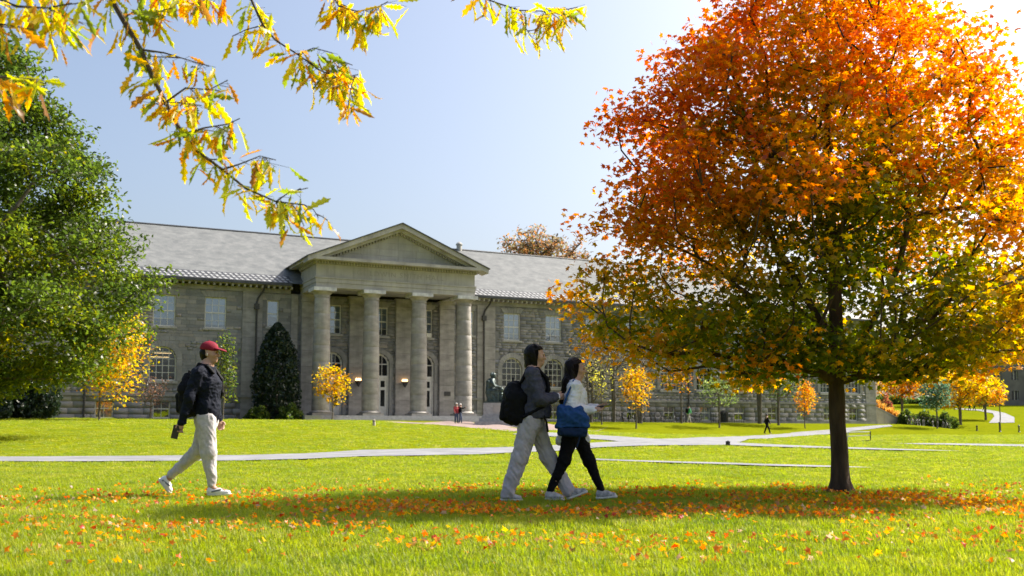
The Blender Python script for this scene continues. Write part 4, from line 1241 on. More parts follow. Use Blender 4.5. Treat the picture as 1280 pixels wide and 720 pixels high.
def copy_tree(o, parent=None):
    c = o.copy(); COL.objects.link(c); c.parent = parent
    for ch in list(o.children): copy_tree(ch, c)
    return c
bk = bicycle(); first = True
def put_bike(X, Y, rz, lab, grp):
    global first
    b = bk if first else copy_tree(bk); first = False
    b.location = (X, Y, gz(X, Y)); b.rotation_euler = (R(random.Random(X).uniform(-6, 6)), 0, rz); tag(b, lab, 'bicycle', grp)
rb = random.Random(3)
for k in range(16):
    X, Y = local(31.5 + k * .62 + rb.uniform(-.1, .1), 1.3)
    put_bike(X, Y, math.pi / 2 - FAZ + R(60 + rb.uniform(-15, 15)), 'dark bicycle parked against the right wing below the basement windows', 'bicycles parked by the hall')
for k in range(9):
    p = at(1136 + k * 6, 520, 112 + rb.uniform(-.4, .4)); put_bike(p.x, p.y, R(70 + rb.uniform(-20, 20)), 'dark bicycle in the racks before the hedge', 'bicycles parked by the hedge')
# low dark rail along the wall of the right wing
for a, b, lb in ((27.5, 31.2, 'low dark iron railing between the bare trees and the bicycles'), (42.0, 46.2, 'low dark iron railing beside the litter bin')):
    X, Y = local(a, 1.6); r_ = empty('railing', (X, Y, gz(X, Y)), math.pi / 2 - FAZ); tag(r_, lb, 'railing')
    L = b - a
    MB().tube([(0, 0, .95), (L, 0, .95)], .035, 6).build('top_rail', M['metal'], r_)
    MB().tube([(0, 0, .2), (L, 0, .2)], .03, 6).build('bottom_rail', M['metal'], r_)
    k = 0
    while k * .3 <= L: MB().tube([(k * .3, 0, -.1), (k * .3, 0, 1.0)], .022, 5).build('baluster', M['metal'], r_); k += 1
X, Y, g = on_front(905, 2.5)
bn = empty('litter_bin', (X, Y, g)); tag(bn, 'dark slatted litter bin before the right wing', 'bin')
for k in range(12):
    a = 2 * math.pi * k / 12; MB().obox((.42 * math.cos(a), .42 * math.sin(a), .55), (-.07 * math.sin(a), .07 * math.cos(a), 0), (.02 * math.cos(a), .02 * math.sin(a), 0), (0, 0, .5)).build('slat', M['metal'], bn)
MB().lathe([(.36, .05), (.37, .95)], n=14).build('liner', M['pipe'], bn)
MB().lathe([(.46, 1.05), (.46, 1.12), (.2, 1.25)], n=14).build('lid', M['metal'], bn)
for px, y0, y1, Y, lb in ((1220.5, 523, 530, 108, 'short black bollard beside the orange sapling'), (1249, 517, 530, 107, 'black bollard at the foot of the winding path'), (1273, 519, 528, 108, 'black bollard on the grass right of the winding path')):
    p = at(px, 520, Y); g = gz(p.x, Y); h = (y1 - y0) * Y / FPX
    b = empty('bollard', (p.x, Y, g)); tag(b, lb, 'bollard')
    MB().lathe([(.13, -.05), (.13, .05), (.08, .1), (.075, h - .15)], n=10).build('post', M['metal'], b, True)
    MB().lathe([(.1, h - .15), (.1, h - .05), (.03, h)], n=10).build('cap', M['metal'], b, True)
# thin hurdle on the lawn behind the maple trunk
X, Y = on_ground(1074, 551.5); g = gz(X, Y)
hd = empty('lawn_barrier', (X, Y, g), R(8)); tag(hd, 'low thin pale rail barrier on the lawn behind the maple trunk', 'barrier')
sc = Y / FPX
MB().tube([(-16 * sc, 0, .0), (-14 * sc, 0, 11.5 * sc)], .03, 6).build('post', M['pale_metal'], hd)
MB().tube([(15 * sc, 0, .0), (15 * sc, 0, 12.5 * sc)], .03, 6).build('post', M['metal'], hd)
MB().tube([(-14.5 * sc, 0, 11.0 * sc), (15 * sc, 0, 11.6 * sc)], .03, 6).build('rail', M['pale_metal'], hd)
MB().tube([(-15 * sc, 0, 6.0 * sc), (15 * sc, 0, 7.5 * sc)], .025, 6).build('rail', M['pale_metal'], hd)
MB().tube([(15 * sc, 0, .02), (9 * sc, .35, .02)], .03, 6).build('foot', M['metal'], hd)
for px, py, h, mat, lb in ((910, 557.5, .2, 'metal', 'small dark marker stub at the edge of the pale path'), (467.5, 532, .34, 'tan_stone', 'small brown marker post on the far lawn before the steps')):
    X, Y = on_ground(px, py)
    o = empty('marker_stub', (X, Y, gz(X, Y))); tag(o, lb, 'marker')
    MB().lathe([(.09, -.03), (.08, h * .7), (.06, h * .92), (.02, h)], n=8).build('post', M[mat], o, True)
    MB().lathe([(.1, h * .72), (.1, h * .82)], n=8).build('band', M['pipe'], o)

# ------------------------------------------------------------------ statue
def surface_nets(Fd, org, h):
    """smooth iso-surface of a sampled field (quads)"""
    nx, ny, nz = Fd.shape
    ins = Fd < 0
    c = [(0, 0, 0), (1, 0, 0), (0, 1, 0), (1, 1, 0), (0, 0, 1), (1, 0, 1), (0, 1, 1), (1, 1, 1)]
    def cor(A, k): i, j, l = c[k]; return A[i:nx - 1 + i, j:ny - 1 + j, l:nz - 1 + l]
    cnt = sum(cor(ins, k).astype(np.int8) for k in range(8))
    act = (cnt > 0) & (cnt < 8)
    idx = np.full(act.shape, -1, np.int32); ii = np.argwhere(act); idx[act] = np.arange(len(ii))
    vals = [cor(Fd, k)[act] for k in range(8)]
    acc = np.zeros((len(ii), 3)); num = np.zeros(len(ii))
    for a, b in ((0, 1), (2, 3), (4, 5), (6, 7), (0, 2), (1, 3), (4, 6), (5, 7), (0, 4), (1, 5), (2, 6), (3, 7)):
        va, vb = vals[a], vals[b]; m = (va < 0) != (vb < 0)
        t = va[m] / (va[m] - vb[m]); ca, cb = np.array(c[a]), np.array(c[b])
        acc[m] += ca + (cb - ca) * t[:, None]; num[m] += 1
    V = (ii + acc / num[:, None]) * h + org
    Q = []
    for ax in range(3):
        s0 = [slice(None)] * 3; s1 = [slice(None)] * 3; s0[ax] = slice(0, -1); s1[ax] = slice(1, None)
        A, B = ins[tuple(s0)], ins[tuple(s1)]
        E_ = np.argwhere(A != B); fl = A[tuple(E_.T)]
        u, v = [(1, 2), (2, 0), (0, 1)][ax]
        ok = (E_[:, u] > 0) & (E_[:, v] > 0) & (E_[:, u] < Fd.shape[u] - 1) & (E_[:, v] < Fd.shape[v] - 1)
        E_ = E_[ok]; fl = fl[ok]
        du = np.zeros(3, int); du[u] = 1; dv = np.zeros(3, int); dv[v] = 1
        q = np.stack([idx[tuple((E_ - du - dv).T)], idx[tuple((E_ - dv).T)], idx[tuple(E_.T)], idx[tuple((E_ - du).T)]], 1)
        q[~fl] = q[~fl][:, ::-1]
        Q.append(q)
    Q = np.concatenate(Q); Q = Q[(Q >= 0).all(1)]
    return V, Q
def cap(a, b, ra, rb, sy=1.0, k=.03): return ('c', np.array(a, float), np.array(b, float), ra, rb, sy, k)
def ell(c, r, ry=0, k=.03): return ('e', np.array(c, float), np.array(r, float), ry, k)
def rbox(c, hx, r=.02, ry=0, k=.02): return ('b', np.array(c, float), np.array(hx, float), r, ry, k)
def cut(p, n, hi=None): return ('x', np.array(p, float), np.array(n, float) / np.linalg.norm(n))
def sub(p): return ('s', p)
def sdf_mesh(name, prims, h, mat, wrinkle=None, smooth_it=1):
    lo = np.full(3, 9e9); hi = -lo
    for p in prims:
        if p[0] == 'c': e = max(p[3], p[4]) * max(1, p[5]); a = np.minimum(p[1], p[2]) - e; b = np.maximum(p[1], p[2]) + e
        elif p[0] == 'e': e = max(p[2]); a = p[1] - e; b = p[1] + e
        elif p[0] == 'b': e = np.linalg.norm(p[2]) + p[3]; a = p[1] - e; b = p[1] + e
        else: continue
        lo = np.minimum(lo, a); hi = np.maximum(hi, b)
    lo -= 3 * h; hi += 3 * h
    n = np.ceil((hi - lo) / h).astype(int) + 1
    Fd = np.full(n, .3, np.float32)
    ax = [lo[i] + h * np.arange(n[i]) for i in range(3)]
    def dist(p, X, Y, Z):
        if p[0] == 'c':
            a, b = p[1].copy(), p[2].copy(); sy = p[5]; ym = (a[1] + b[1]) / 2
            Ys = ym + (Y - ym) / sy; a[1] = ym + (a[1] - ym) / sy; b[1] = ym + (b[1] - ym) / sy
            ba = b - a; q = ba @ ba + 1e-9
            t = np.clip(((X - a[0]) * ba[0] + (Ys - a[1]) * ba[1] + (Z - a[2]) * ba[2]) / q, 0, 1)
            return np.sqrt((X - a[0] - ba[0] * t) ** 2 + (Ys - a[1] - ba[1] * t) ** 2 + (Z - a[2] - ba[2] * t) ** 2) - (p[3] + (p[4] - p[3]) * t)
        x, y, z = X - p[1][0], Y - p[1][1], Z - p[1][2]
        ry = p[3] if p[0] == 'e' else p[4]
        if ry: cc, ss = math.cos(ry), math.sin(ry); x, z = cc * x - ss * z, ss * x + cc * z
        if p[0] == 'e':
            r = p[2]; k0 = np.sqrt((x / r[0]) ** 2 + (y / r[1]) ** 2 + (z / r[2]) ** 2); k1 = np.sqrt((x / r[0] ** 2) ** 2 + (y / r[1] ** 2) ** 2 + (z / r[2] ** 2) ** 2) + 1e-6
            return k0 * (k0 - 1) / k1
        r = p[2]; qx, qy, qz = np.abs(x) - r[0], np.abs(y) - r[1], np.abs(z) - r[2]
        return np.sqrt(np.maximum(qx, 0) ** 2 + np.maximum(qy, 0) ** 2 + np.maximum(qz, 0) ** 2) + np.minimum(np.maximum(qx, np.maximum(qy, qz)), 0) - p[3]
    for p in prims:
        if p[0] == 'x':
            X, Y, Z = np.ix_(*ax)
            np.maximum(Fd, ((X - p[1][0]) * p[2][0] + (Y - p[1][1]) * p[2][1] + (Z - p[1][2]) * p[2][2]).astype(np.float32), out=Fd); continue
        neg = p[0] == 's'
        if neg: p = p[1]
        k = p[-1]; mg = .06 + k
        if p[0] == 'c': e = max(p[3], p[4]) * max(1, p[5]); a = np.minimum(p[1], p[2]) - e; b = np.maximum(p[1], p[2]) + e
        elif p[0] == 'e': a = p[1] - max(p[2]); b = p[1] + max(p[2])
        else: e = np.linalg.norm(p[2]) + p[3]; a = p[1] - e; b = p[1] + e
        i0 = np.maximum(0, ((a - mg - lo) / h).astype(int)); i1 = np.minimum(n, ((b + mg - lo) / h).astype(int) + 2)
        sl = tuple(slice(i0[q], i1[q]) for q in range(3))
        X, Y, Z = np.ix_(*[ax[q][sl[q]] for q in range(3)])
        d = dist(p, X, Y, Z).astype(np.float32); f = Fd[sl]
        if neg: Fd[sl] = np.maximum(f, -d)
        else:
            g = np.clip(.5 + .5 * (f - d) / k, 0, 1); Fd[sl] = f * (1 - g) + d * g - k * g * (1 - g)
    V, Q = surface_nets(Fd, lo, h)
    for _ in range(smooth_it):                      # light Laplacian
        s = np.zeros_like(V); c = np.zeros(len(V))
        for i in range(4):
            j = (i + 1) % 4
            np.add.at(s, Q[:, i], V[Q[:, j]]); np.add.at(c, Q[:, i], 1); np.add.at(s, Q[:, j], V[Q[:, i]]); np.add.at(c, Q[:, j], 1)
        V = V * .5 + .5 * s / np.maximum(c, 1)[:, None]
    if wrinkle:
        amp, fx, fy, fz = wrinkle
        e1 = V[Q[:, 2]] - V[Q[:, 0]]; e2 = V[Q[:, 3]] - V[Q[:, 1]]; fn = np.cross(e1, e2); nr = np.zeros_like(V)
        for i in range(4): np.add.at(nr, Q[:, i], fn)
        nr /= np.linalg.norm(nr, axis=1)[:, None] + 1e-9
        w = np.array([mnoise.noise(Vector((v[0] * fx + v[2] * fx * .5, v[1] * fy, v[2] * fz - v[0] * fz * .35))) for v in V])
        w = 1 - 2 * np.abs(w)                       # ridged folds
        w2_ = np.array([mnoise.noise(Vector((v[0] * fx * 2.4 + v[2] * fx * 1.5, v[1] * fy * 2, v[2] * fz * 2.6 - v[0] * fz * 1.1 + 7))) for v in V])
        w = w + .55 * (1 - 2 * np.abs(w2_) - .5)
        V = V + nr * ((w - .55) * amp)[:, None]
    return np_mesh(name, V, Q, mat, True)

sx, sy, sg = on_front(621, 13.0)
SC = FPX / sy
st = empty('statue', (sx, sy, gz(sx, sy) + 0.0), math.pi / 2 - FAZ + R(-25))
tag(st, 'bronze seated figure on a granite pedestal before the portico', 'statue')
MB().box(-1.75, 1.75, -1.75, 1.75, -.2, .36).build('plinth_step', M['granite'], st)
MB().box(-1.4, 1.4, -1.4, 1.4, .362, .66).build('plinth_step', M['granite'], st)
MB().prism([(-1.22, .66), (1.22, .66), (1.14, .86), (-1.14, .86)], -1.2, 1.2).build('pedestal_base', M['granite'], st)
MB().box(-1.08, 1.08, -1.1, 1.1, .862, 1.84).build('pedestal', M['granite'], st)
MB().box(-.3, .8, -1.112, -1.1, 1.1, 1.65).build('tablet', M['trim_pale'], st)
MB().box(-1.0, 1.0, -1.0, 1.0, 1.842, 1.96).build('bronze_base', M['bronze'], st)
fig = [rbox((-.35, 0, 2.95), (.42, .5, .48), .04), rbox((-.72, 0, 3.5), (.08, .48, .6), .04),     # chair
       cap((-.35, 0, 3.45), (-.38, 0, 4.05), .26, .3, 1.35, .1), cap((-.38, 0, 4.2), (-.34, 0, 4.38), .12, .11, 1, .08), ell((-.27, 0, 4.56), (.2, .16, .24), .1, .05),
       ell((-.1, 0, 4.52), (.06, .03, .05)), ell((-.36, 0, 4.62), (.2, .18, .2))]
for s in (-1, 1):
    fig += [cap((-.35, s * .2, 3.4), (.35, s * .24, 3.42), .2, .17, 1, .1), cap((.35, s * .24, 3.4), (.42, s * .25, 2.62), .16, .12, 1, .08), cap((.4, s * .25, 2.54), (.72, s * .28, 2.52), .09, .07, 1, .05),
            cap((-.38, s * .36, 4.08), (-.2, s * .56, 3.72), .14, .12, 1, .1), cap((-.2, s * .56, 3.72), (.22, s * .4, 3.62), .11, .08, 1, .06), ell((.3, s * .37, 3.62), (.12, .07, .06))]
fig += [cap((.1, 0, 3.3), (.35, 0, 2.6), .3, .34, 1.1, .15), cap((-.55, -.1, 4.1), (-.6, 0, 3.2), .22, .3, 1.3, .12)]      # gown between the knees
link('seated_figure', sdf_mesh('seated_figure', fig, .035, M['bronze'], (.05, 3, 3, 2)), st, (0, 0, -.5))

# ------------------------------------------------------------------ people
def unit_v(v): v = np.array(v, float); return v / np.linalg.norm(v)
def hand(pr, w, f, side, nrm, curl=.5, s=1.0, k=.006):
    """palm and five bent fingers; f: along the hand, side: towards the thumb, nrm: the way fingers curl"""
    w, f, side, nrm = np.array(w, float), unit_v(f), unit_v(side), unit_v(nrm)
    c = w + f * .05 * s
    pr.append(cap(w - f * .01, w + f * .045 * s, .027 * s, .03 * s, 1, .02))
    for i, (o, L) in enumerate(((.031, .072), (.0105, .08), (-.0105, .075), (-.03, .058))):
        b = w + f * .07 * s + side * o * s
        pr.append(cap(w + f * .03 * s + side * o * .7 * s, b, .015 * s, .0115 * s, 1, .012))
        ang = 0.15; p = b
        for seg, fr_ in enumerate((.45, .32, .23)):
            ang += curl * (.75, .95, .7)[seg]
            q = p + (f * math.cos(ang) + nrm * math.sin(ang)) * L * fr_ * s
            pr.append(cap(p, q, (.0105, .0095, .0085)[seg] * s, (.0095, .0085, .0075)[seg] * s, 1, k)); p = q
    t0 = w + f * .02 * s + side * .026 * s; t1 = t0 + (side * .75 + f * .6 + nrm * .35) * .036 * s; t2 = t1 + (f * .9 + side * .15 + nrm * .5) * .03 * s
    pr.append(cap(t0, t1, .0145 * s, .012 * s, 1, .01)); pr.append(cap(t1, t2, .0115 * s, .009 * s, 1, k))
def head_prims(c, tilt=0, s=1.0):
    """face looks towards +x"""
    x, y, z = c
    P = [ell((x - .012 * s, y, z + .035 * s), (.096 * s, .076 * s, .095 * s), 0, .02), ell((x + .022 * s, y, z - .03 * s), (.072 * s, .062 * s, .088 * s), 0, .03),
         ell((x + .052 * s, y, z - .088 * s), (.036 * s, .036 * s, .028 * s), 0, .025),                       # chin
         cap((x + .085 * s, y, z + .012 * s), (x + .108 * s, y, z - .028 * s), .009 * s, .014 * s, 1, .012),      # nose
         ell((x + .086 * s, y, z + .024 * s), (.018 * s, .05 * s, .011 * s), 0, .014),                      # brow
         ell((x + .086 * s, y, z - .055 * s), (.013 * s, .024 * s, .007 * s), 0, .008), ell((x + .084 * s, y, z - .068 * s), (.013 * s, .02 * s, .007 * s), 0, .008)]
    for sd in (-1, 1):
        P += [ell((x - .012 * s, y + sd * .074 * s, z - .008 * s), (.019 * s, .011 * s, .031 * s), .2, .006), ell((x + .055 * s, y + sd * .045 * s, z - .022 * s), (.028 * s, .02 * s, .026 * s), 0, .02)]
    return P
def eyes(root, body, c, s=1.0):
    x, y, z = c
    for sd in (-1, 1):
        link('eye', MB().lathe([(.002, -.008), (.009, -.004), (.011, 0), (.009, .004), (.002, .008)], n=10).mesh('eye', M['hair'], True), body, (x + .082 * s, y + sd * .032 * s, z + .002 * s))
def limb(pr, pts, rad, sy=1.0, k=.03):
    for i in range(len(pts) - 1): pr.append(cap(pts[i], pts[i + 1], rad[i], rad[i + 1], sy, k))
def shoe(root, heel, toe, mat, wid=.048, name='shoe'):
    """heel and toe are sole points"""
    h, t = np.array(heel, float), np.array(toe, float); f = unit_v(t - h); up = np.array([-f[2], 0, f[0]])
    L = np.linalg.norm(t - h)
    P = [cap(h + f * .045 + up * .05, h + f * L * .5 + up * .045, .042, .038, 1.0, .03), cap(h + f * L * .45 + up * .042, t - f * .046 + up * .03, .038, .031, 1.2, .03),
         cap(h + f * .055 + up * .055, h + f * .055 + up * .09, .043, .037, 1, .03), cut(h + up * .018, -up)]
    o = link(name, sdf_mesh('shoe', P, .008, mat), root)
    lc = MB()
    for q in range(4):
        c0 = h + f * (L * (.40 + .075 * q)) + up * (.092 - .006 * q)
        lc.tube([c0 + np.array([0, -.026, 0]) - up * .012, c0 + up * .002, c0 + np.array([0, .026, 0]) - up * .012], .0045, 5)
    lc.build('laces', M['sole'], o)
    Sp = [cap(h + f * .04 + up * .02, h + f * L * .5 + up * .018, .047, .042, 1.0, .02), cap(h + f * L * .5 + up * .018, t - f * .048 + up * .022, .042, .045, 1.0, .02), cut(h + up * .026, up), cut(h + up * .0, -up)]
    link('sole', sdf_mesh('sole', Sp, .007, M['sole']), o)
    return o, h, f, up, L
def backpack(name, label, loc, c, hx, mat, tilt=0, strap_pts=None):
    root = empty(name, loc); tag(root, label, 'backpack')
    x, y, z = c
    P = [ell((x, y, z + hx[2] * .25), (hx[0], hx[1], hx[2] * .8), tilt, .06), rbox((x + hx[0] * .2, y, z - hx[2] * .25), (hx[0] * .55, hx[1] * .75, hx[2] * .55), .05, tilt, .06), ell((x - hx[0] * .1, y, z - hx[2] * .5), (hx[0] * .95, hx[1] * .9, hx[2] * .5), tilt, .05)]
    link('bag', sdf_mesh('bag', P, .012, mat, (.016, 9, 9, 6)), root)
    P = [rbox((x - hx[0] * .75, y, z - hx[2] * .38), (hx[0] * .25, hx[1] * .6, hx[2] * .35), .03, tilt, .03)]
    link('front_pocket', sdf_mesh('front_pocket', P, .012, mat, (.008, 9, 9, 6)), root)
    MB().tube([(x - hx[0] * .1, y - .03, z + hx[2] * 1.0), (x - hx[0] * .1, y - .02, z + hx[2] * 1.12), (x - hx[0] * .1, y + .02, z + hx[2] * 1.12), (x - hx[0] * .1, y + .03, z + hx[2] * 1.0)], .009, 6).build('grab_handle', mat, root, True)
    for pts in strap_pts or []:
        P = []
        for a, b in zip(pts, pts[1:]): P.append(cap(a, b, .02, .02, 1.5, .02))
        link('strap', sdf_mesh('strap', P, .01, mat), root)
    return root

# --- the man in the maroon cap
mx = at(256, 610, 11.73)
ML = (mx.x, 11.73, gz(mx.x, 11.73) + .012)
man = empty('person', ML); tag(man, 'person in maroon cap, navy sweatshirt and grey sweatpants walking with phone in hand', 'person')
HC = (.018, 0, 1.655)
arm_r = [(-.055, -.185, 1.41), (-.135, -.245, 1.12), (-.215, -.225, .845)]
arm_l = [(-.03, .185, 1.41), (-.01, .245, 1.12), (.075, .22, .88)]
leg_r = [(.01, -.09, .90), (.065, -.10, .50), (.115, -.095, .10)]
leg_l = [(-.01, .09, .90), (-.10, .095, .52), (-.445, .09, .205)]
def basic_body(HC, neck, arm_r, arm_l, leg_r, leg_l, chest, waist, s=1.0):
    P = head_prims(HC, s=s)
    P += [cap((HC[0] - .025, HC[1], HC[2] - .07), neck, .055 * s, .06 * s, 1, .03), cap(neck, chest, .07, .12 * s, 1.35, .06), cap(chest, waist, .115 * s, .105 * s, 1.3, .06), cap(waist, (np.array(leg_r[0]) + np.array(leg_l[0])) / 2, .105 * s, .11 * s, 1.3, .06)]
    for arm in (arm_r, arm_l):
        P.append(cap(neck, arm[0], .055, .05 * s, 1, .05)); limb(P, arm, [.047 * s, .038 * s, .026 * s])
    for leg in (leg_r, leg_l): limb(P, leg, [.082 * s, .054 * s, .036 * s])
    return P
B = basic_body(HC, (-.02, 0, 1.49), arm_r, arm_l, leg_r, leg_l, (-.01, 0, 1.30), (.01, 0, 1.03))
hand(B, (-.22, -.222, .83), (-.40, .05, -1), (-.7, -.45, .2), (.55, -.3, .15), .55, 1.05)
hand(B, (.08, .22, .868), (.35, 0, -1), (.8, .2, .2), (0, -1, 0), .5)
B += [cap((.115, -.095, .1), (.14, -.095, .07), .036, .034, 1, .02), cap((.14, -.095, .07), (.27, -.1, .05), .034, .024, 1, .02), cap((-.445, .09, .205), (-.5, .09, .13), .034, .03), cap((-.5, .09, .13), (-.45, .09, .06), .03, .024)]
bo = link('body', sdf_mesh('body', B, .006, M['skin']), man)
eyes(man, bo, HC)
SW = [cap((-.015, 0, 1.47), (-.005, 0, 1.30), .085, .145, 1.38, .06), cap((-.005, 0, 1.30), (.0, 0, 1.0), .142, .142, 1.25, .06), cap((.0, 0, 1.0), (.005, 0, .91), .146, .135, 1.22, .05), cap((-.02, 0, 1.475), (-.02, 0, 1.50), .07, .068, 1, .03)]
for a in (arm_r, arm_l):
    SW.append(cap((-.02, a[0][1] * .3, 1.455), a[0], .075, .078, 1, .05)); limb(SW, a, [.076, .064, .047], 1, .03)
SW += [cut((0, 0, 1.517), (.22, 0, 1))]
link('sweatshirt', sdf_mesh('sweatshirt', SW, .009, M['navy'], (.014, 7, 9, 8)), man)
PT = [cap((0, 0, .95), (.0, 0, .86), .125, .13, 1.25, .06)]
limb(PT, [(.015, -.085, .88), (.065, -.10, .50), (.112, -.095, .14)], [.118, .088, .052], 1, .04)
limb(PT, [(-.015, .085, .88), (-.10, .095, .53), (-.425, .09, .228)], [.112, .09, .052], 1, .04)
link('sweatpants', sdf_mesh('sweatpants', PT, .009, M['grey_sweat'], (.011, 8, 9, 4)), man)
for hl, te, yy in (((.055, 0, 0), (.345, 0, .005), -.095), ((-.575, 0, .175), (-.43, 0, .0), .09)):
    h_, t_ = (hl[0], yy, hl[2]), (te[0], yy, te[2])
    o, hh, f, up, L = shoe(man, h_, t_, M['white_shoe'])
    for sd in (-1, 1):
        MB().obox(tuple(hh + f * L * .42 + up * .058 + np.array([0, sd * .0475, 0])), tuple(f * .055 + up * .012), (0, .0025, 0), tuple(up * .010)).build('side_stripe', M['swoosh'], o)
CP = [ell((HC[0] - .010, 0, HC[2] + .062), (.108, .090, .088), 0, .02), cut((0, 0, HC[2] + .038), (-.14, 0, -1))]
co = link('cap', sdf_mesh('cap', CP, .007, M['cap_red']), man)
VS = [ell((HC[0] + .115, 0, HC[2] + .045), (.085, .082, .020), .24, .01), sub(ell((HC[0] + .105, 0, HC[2] + .028), (.085, .095, .02), .24, .01))]
link('visor', sdf_mesh('visor', VS, .006, M['cap_red']), co)
MB().lathe([(.012, 0), (.012, .008), (.003, .012)], (HC[0] - .012, 0, HC[2] + .147), 10).build('button', M['cap_red'], co, True)
HR = [ell((HC[0] - .022, 0, HC[2] + .012), (.094, .079, .092), 0, .02), cap((HC[0] - .06, 0, HC[2]), (HC[0] - .055, 0, HC[2] - .07), .05, .042, 1.1, .03), cut((HC[0] - .022, 0, HC[2]), (1, 0, .25)), cut((0, 0, HC[2] - .085), (.3, 0, -1))]
link('hair', sdf_mesh('hair', HR, .007, M['hair'], (.006, 30, 30, 20)), man)
MB().lathe([(.004, -.02), (.006, -.008), (.009, .0), (.007, .007)], (HC[0] - .004, -.088, HC[2] - .012), 8).build('earbud', M['white_shoe'], man, True)
ph = empty('phone', (ML[0] - .272, ML[1] - .262, ML[2] + .735)); tag(ph, 'dark phone held in the hand of the person in the maroon cap', 'phone')
ph.rotation_euler = (0, R(12), R(28))
MB().box(-.038, .038, -.005, .005, -.078, .078).build('case', M['phone'], ph); MB().box(-.034, .034, -.0065, -.0055, -.072, .072).build('screen', M['phone'], ph)
backpack('backpack', 'dark backpack worn by the person in the maroon cap', ML, (-.205, 0, 1.17), (.105, .15, .25), M['black_bag'], R(-6),
         [[(-.13, s * .1, 1.42), (-.07, s * .11, 1.515), (.04, s * .12, 1.49), (.125, s * .13, 1.36), (.135, s * .14, 1.2), (.05, s * .19, 1.03), (-.12, s * .15, .98)] for s in (1,)] + [[(-.14, -.1, 1.42), (-.07, -.11, 1.52), (.03, -.115, 1.50), (.10, -.12, 1.42)]])

# --- the woman with the bob and the black backpack
wx = at(665.5, 620, 10.90); WL = (wx.x, 10.90, gz(wx.x, 10.9) + .012)
w1 = empty('person', WL); tag(w1, 'person with black bobbed hair, slate sweater and pale wide trousers, walking', 'person')
HC = (.045, 0, 1.565)
arm_r = [(.0, -.165, 1.355), (.085, -.215, 1.085), (.25, -.135, 1.115)]
arm_l = [(.02, .165, 1.355), (.10, .2, 1.09), (.27, .10, 1.12)]
leg_r = [(-.02, -.08, .88), (-.135, -.085, .47), (-.285, -.08, .085)]
leg_l = [(.01, .08, .88), (.175, .085, .47), (.405, .08, .10)]
B = basic_body(HC, (.005, 0, 1.42), arm_r, arm_l, leg_r, leg_l, (.02, 0, 1.24), (.0, 0, 1.0), .93)
hand(B, (.255, -.13, 1.117), (1, .25, .05), (.1, .2, 1), (-.2, 1, 0), .8, .92)
hand(B, (.275, .095, 1.122), (1, -.4, .05), (.1, .2, 1), (-.2, -1, 0), .8, .92)
B += [cap((-.285, -.08, .085), (-.25, -.08, .055), .032, .03), cap((-.25, -.08, .055), (-.14, -.085, .04), .03, .022), cap((.405, .08, .1), (.43, .08, .07), .032, .03), cap((.43, .08, .07), (.53, .085, .1), .03, .022)]
bo = link('body', sdf_mesh('body', B, .006, M['skin_pale']), w1)
eyes(w1, bo, HC, .93)
HR = [ell((HC[0] - .018, 0, HC[2] + .04), (.104, .090, .098), 0, .03), cap((HC[0] - .045, 0, HC[2] + .02), (HC[0] - .06, 0, HC[2] - .095), .082, .07, 1.12, .05), cap((HC[0] - .015, -.068, HC[2] + .0), (HC[0] - .02, -.066, HC[2] - .10), .03, .026, 1, .04), cap((HC[0] - .015, .068, HC[2] + .0), (HC[0] - .02, .066, HC[2] - .10), .03, .026, 1, .04),
      sub(rbox((HC[0] + .128, 0, HC[2] - .058), (.095, .2, .125), .02, R(-14), .01)), cut((0, 0, HC[2] - .13), (.2, 0, -1))]
link('hair', sdf_mesh('hair', HR, .007, M['hair'], (.007, 22, 22, 5)), w1)
def strands(root, H, z_end, back, n, mat, seed, s=1.0, a_lo=1.15):
    rs = np.random.RandomState(seed); mb = MB()
    for q in range(n):
        a = rs.uniform(a_lo, 2 * math.pi - a_lo); ca, sa = math.cos(a), math.sin(a); j = rs.uniform(.97, 1.06)
        e = z_end + rs.normal() * .015; low = max(0, H[2] - .08 - e)
        P = [(H[0] - .02 + .03 * ca, .03 * sa, H[2] + .138 * s), (H[0] - .02 + .086 * ca * s * j, .078 * sa * s * j, H[2] + .095 * s), (H[0] - .02 + .103 * ca * s * j, .092 * sa * s * j, H[2] + .03 * s),
             (H[0] - .028 + .092 * ca * s * j, .092 * sa * s * j, H[2] - .05 * s), (H[0] - .04 + .075 * ca * s * j - back * .4, .08 * sa * s * j, min(H[2] - .09 * s, e + low * .5)), (H[0] - .045 + .06 * ca * j - back, .066 * sa * j, e)]
        mb.tube(P, [.0035, .0045, .0045, .0042, .0038, .0015], 4, False)
    tag(mb.build('hair_strands', mat, root, True), kind='stuff')
strands(w1, HC, HC[2] - .135, .0, 260, M['hair'], 1, .98)
SW = [cap((.01, 0, 1.395), (.02, 0, 1.24), .08, .145, 1.3, .06), cap((.02, 0, 1.24), (.03, 0, .98), .145, .16, 1.15, .06), cap((.03, 0, .98), (.04, 0, .90), .165, .16, 1.12, .04), cap((.008, 0, 1.40), (.012, 0, 1.43), .062, .058, 1, .03)]
for a in (arm_r, arm_l):
    SW.append(cap((.005, a[0][1] * .3, 1.385), a[0], .07, .075, 1, .05)); limb(SW, [a[0], a[1], tuple(np.array(a[1]) * .12 + np.array(a[2]) * .88)], [.078, .074, .055], 1, .03)
SW += [cut((0, 0, 1.437), (.25, 0, 1)), cut((0, 0, .875), (.12, 0, -1))]
link('sweater', sdf_mesh('sweater', SW, .009, M['slate_knit'], (.015, 6, 8, 7)), w1)
for a in (arm_r, arm_l):
    CF = [cap(tuple(np.array(a[1]) * .2 + np.array(a[2]) * .8), tuple(np.array(a[2]) * 1.04 - np.array(a[1]) * .04), .046, .046, 1, .01)]
    link('shirt_cuff', sdf_mesh('shirt_cuff', CF, .008, M['white_knit'], (.01, 20, 20, 20)), w1)
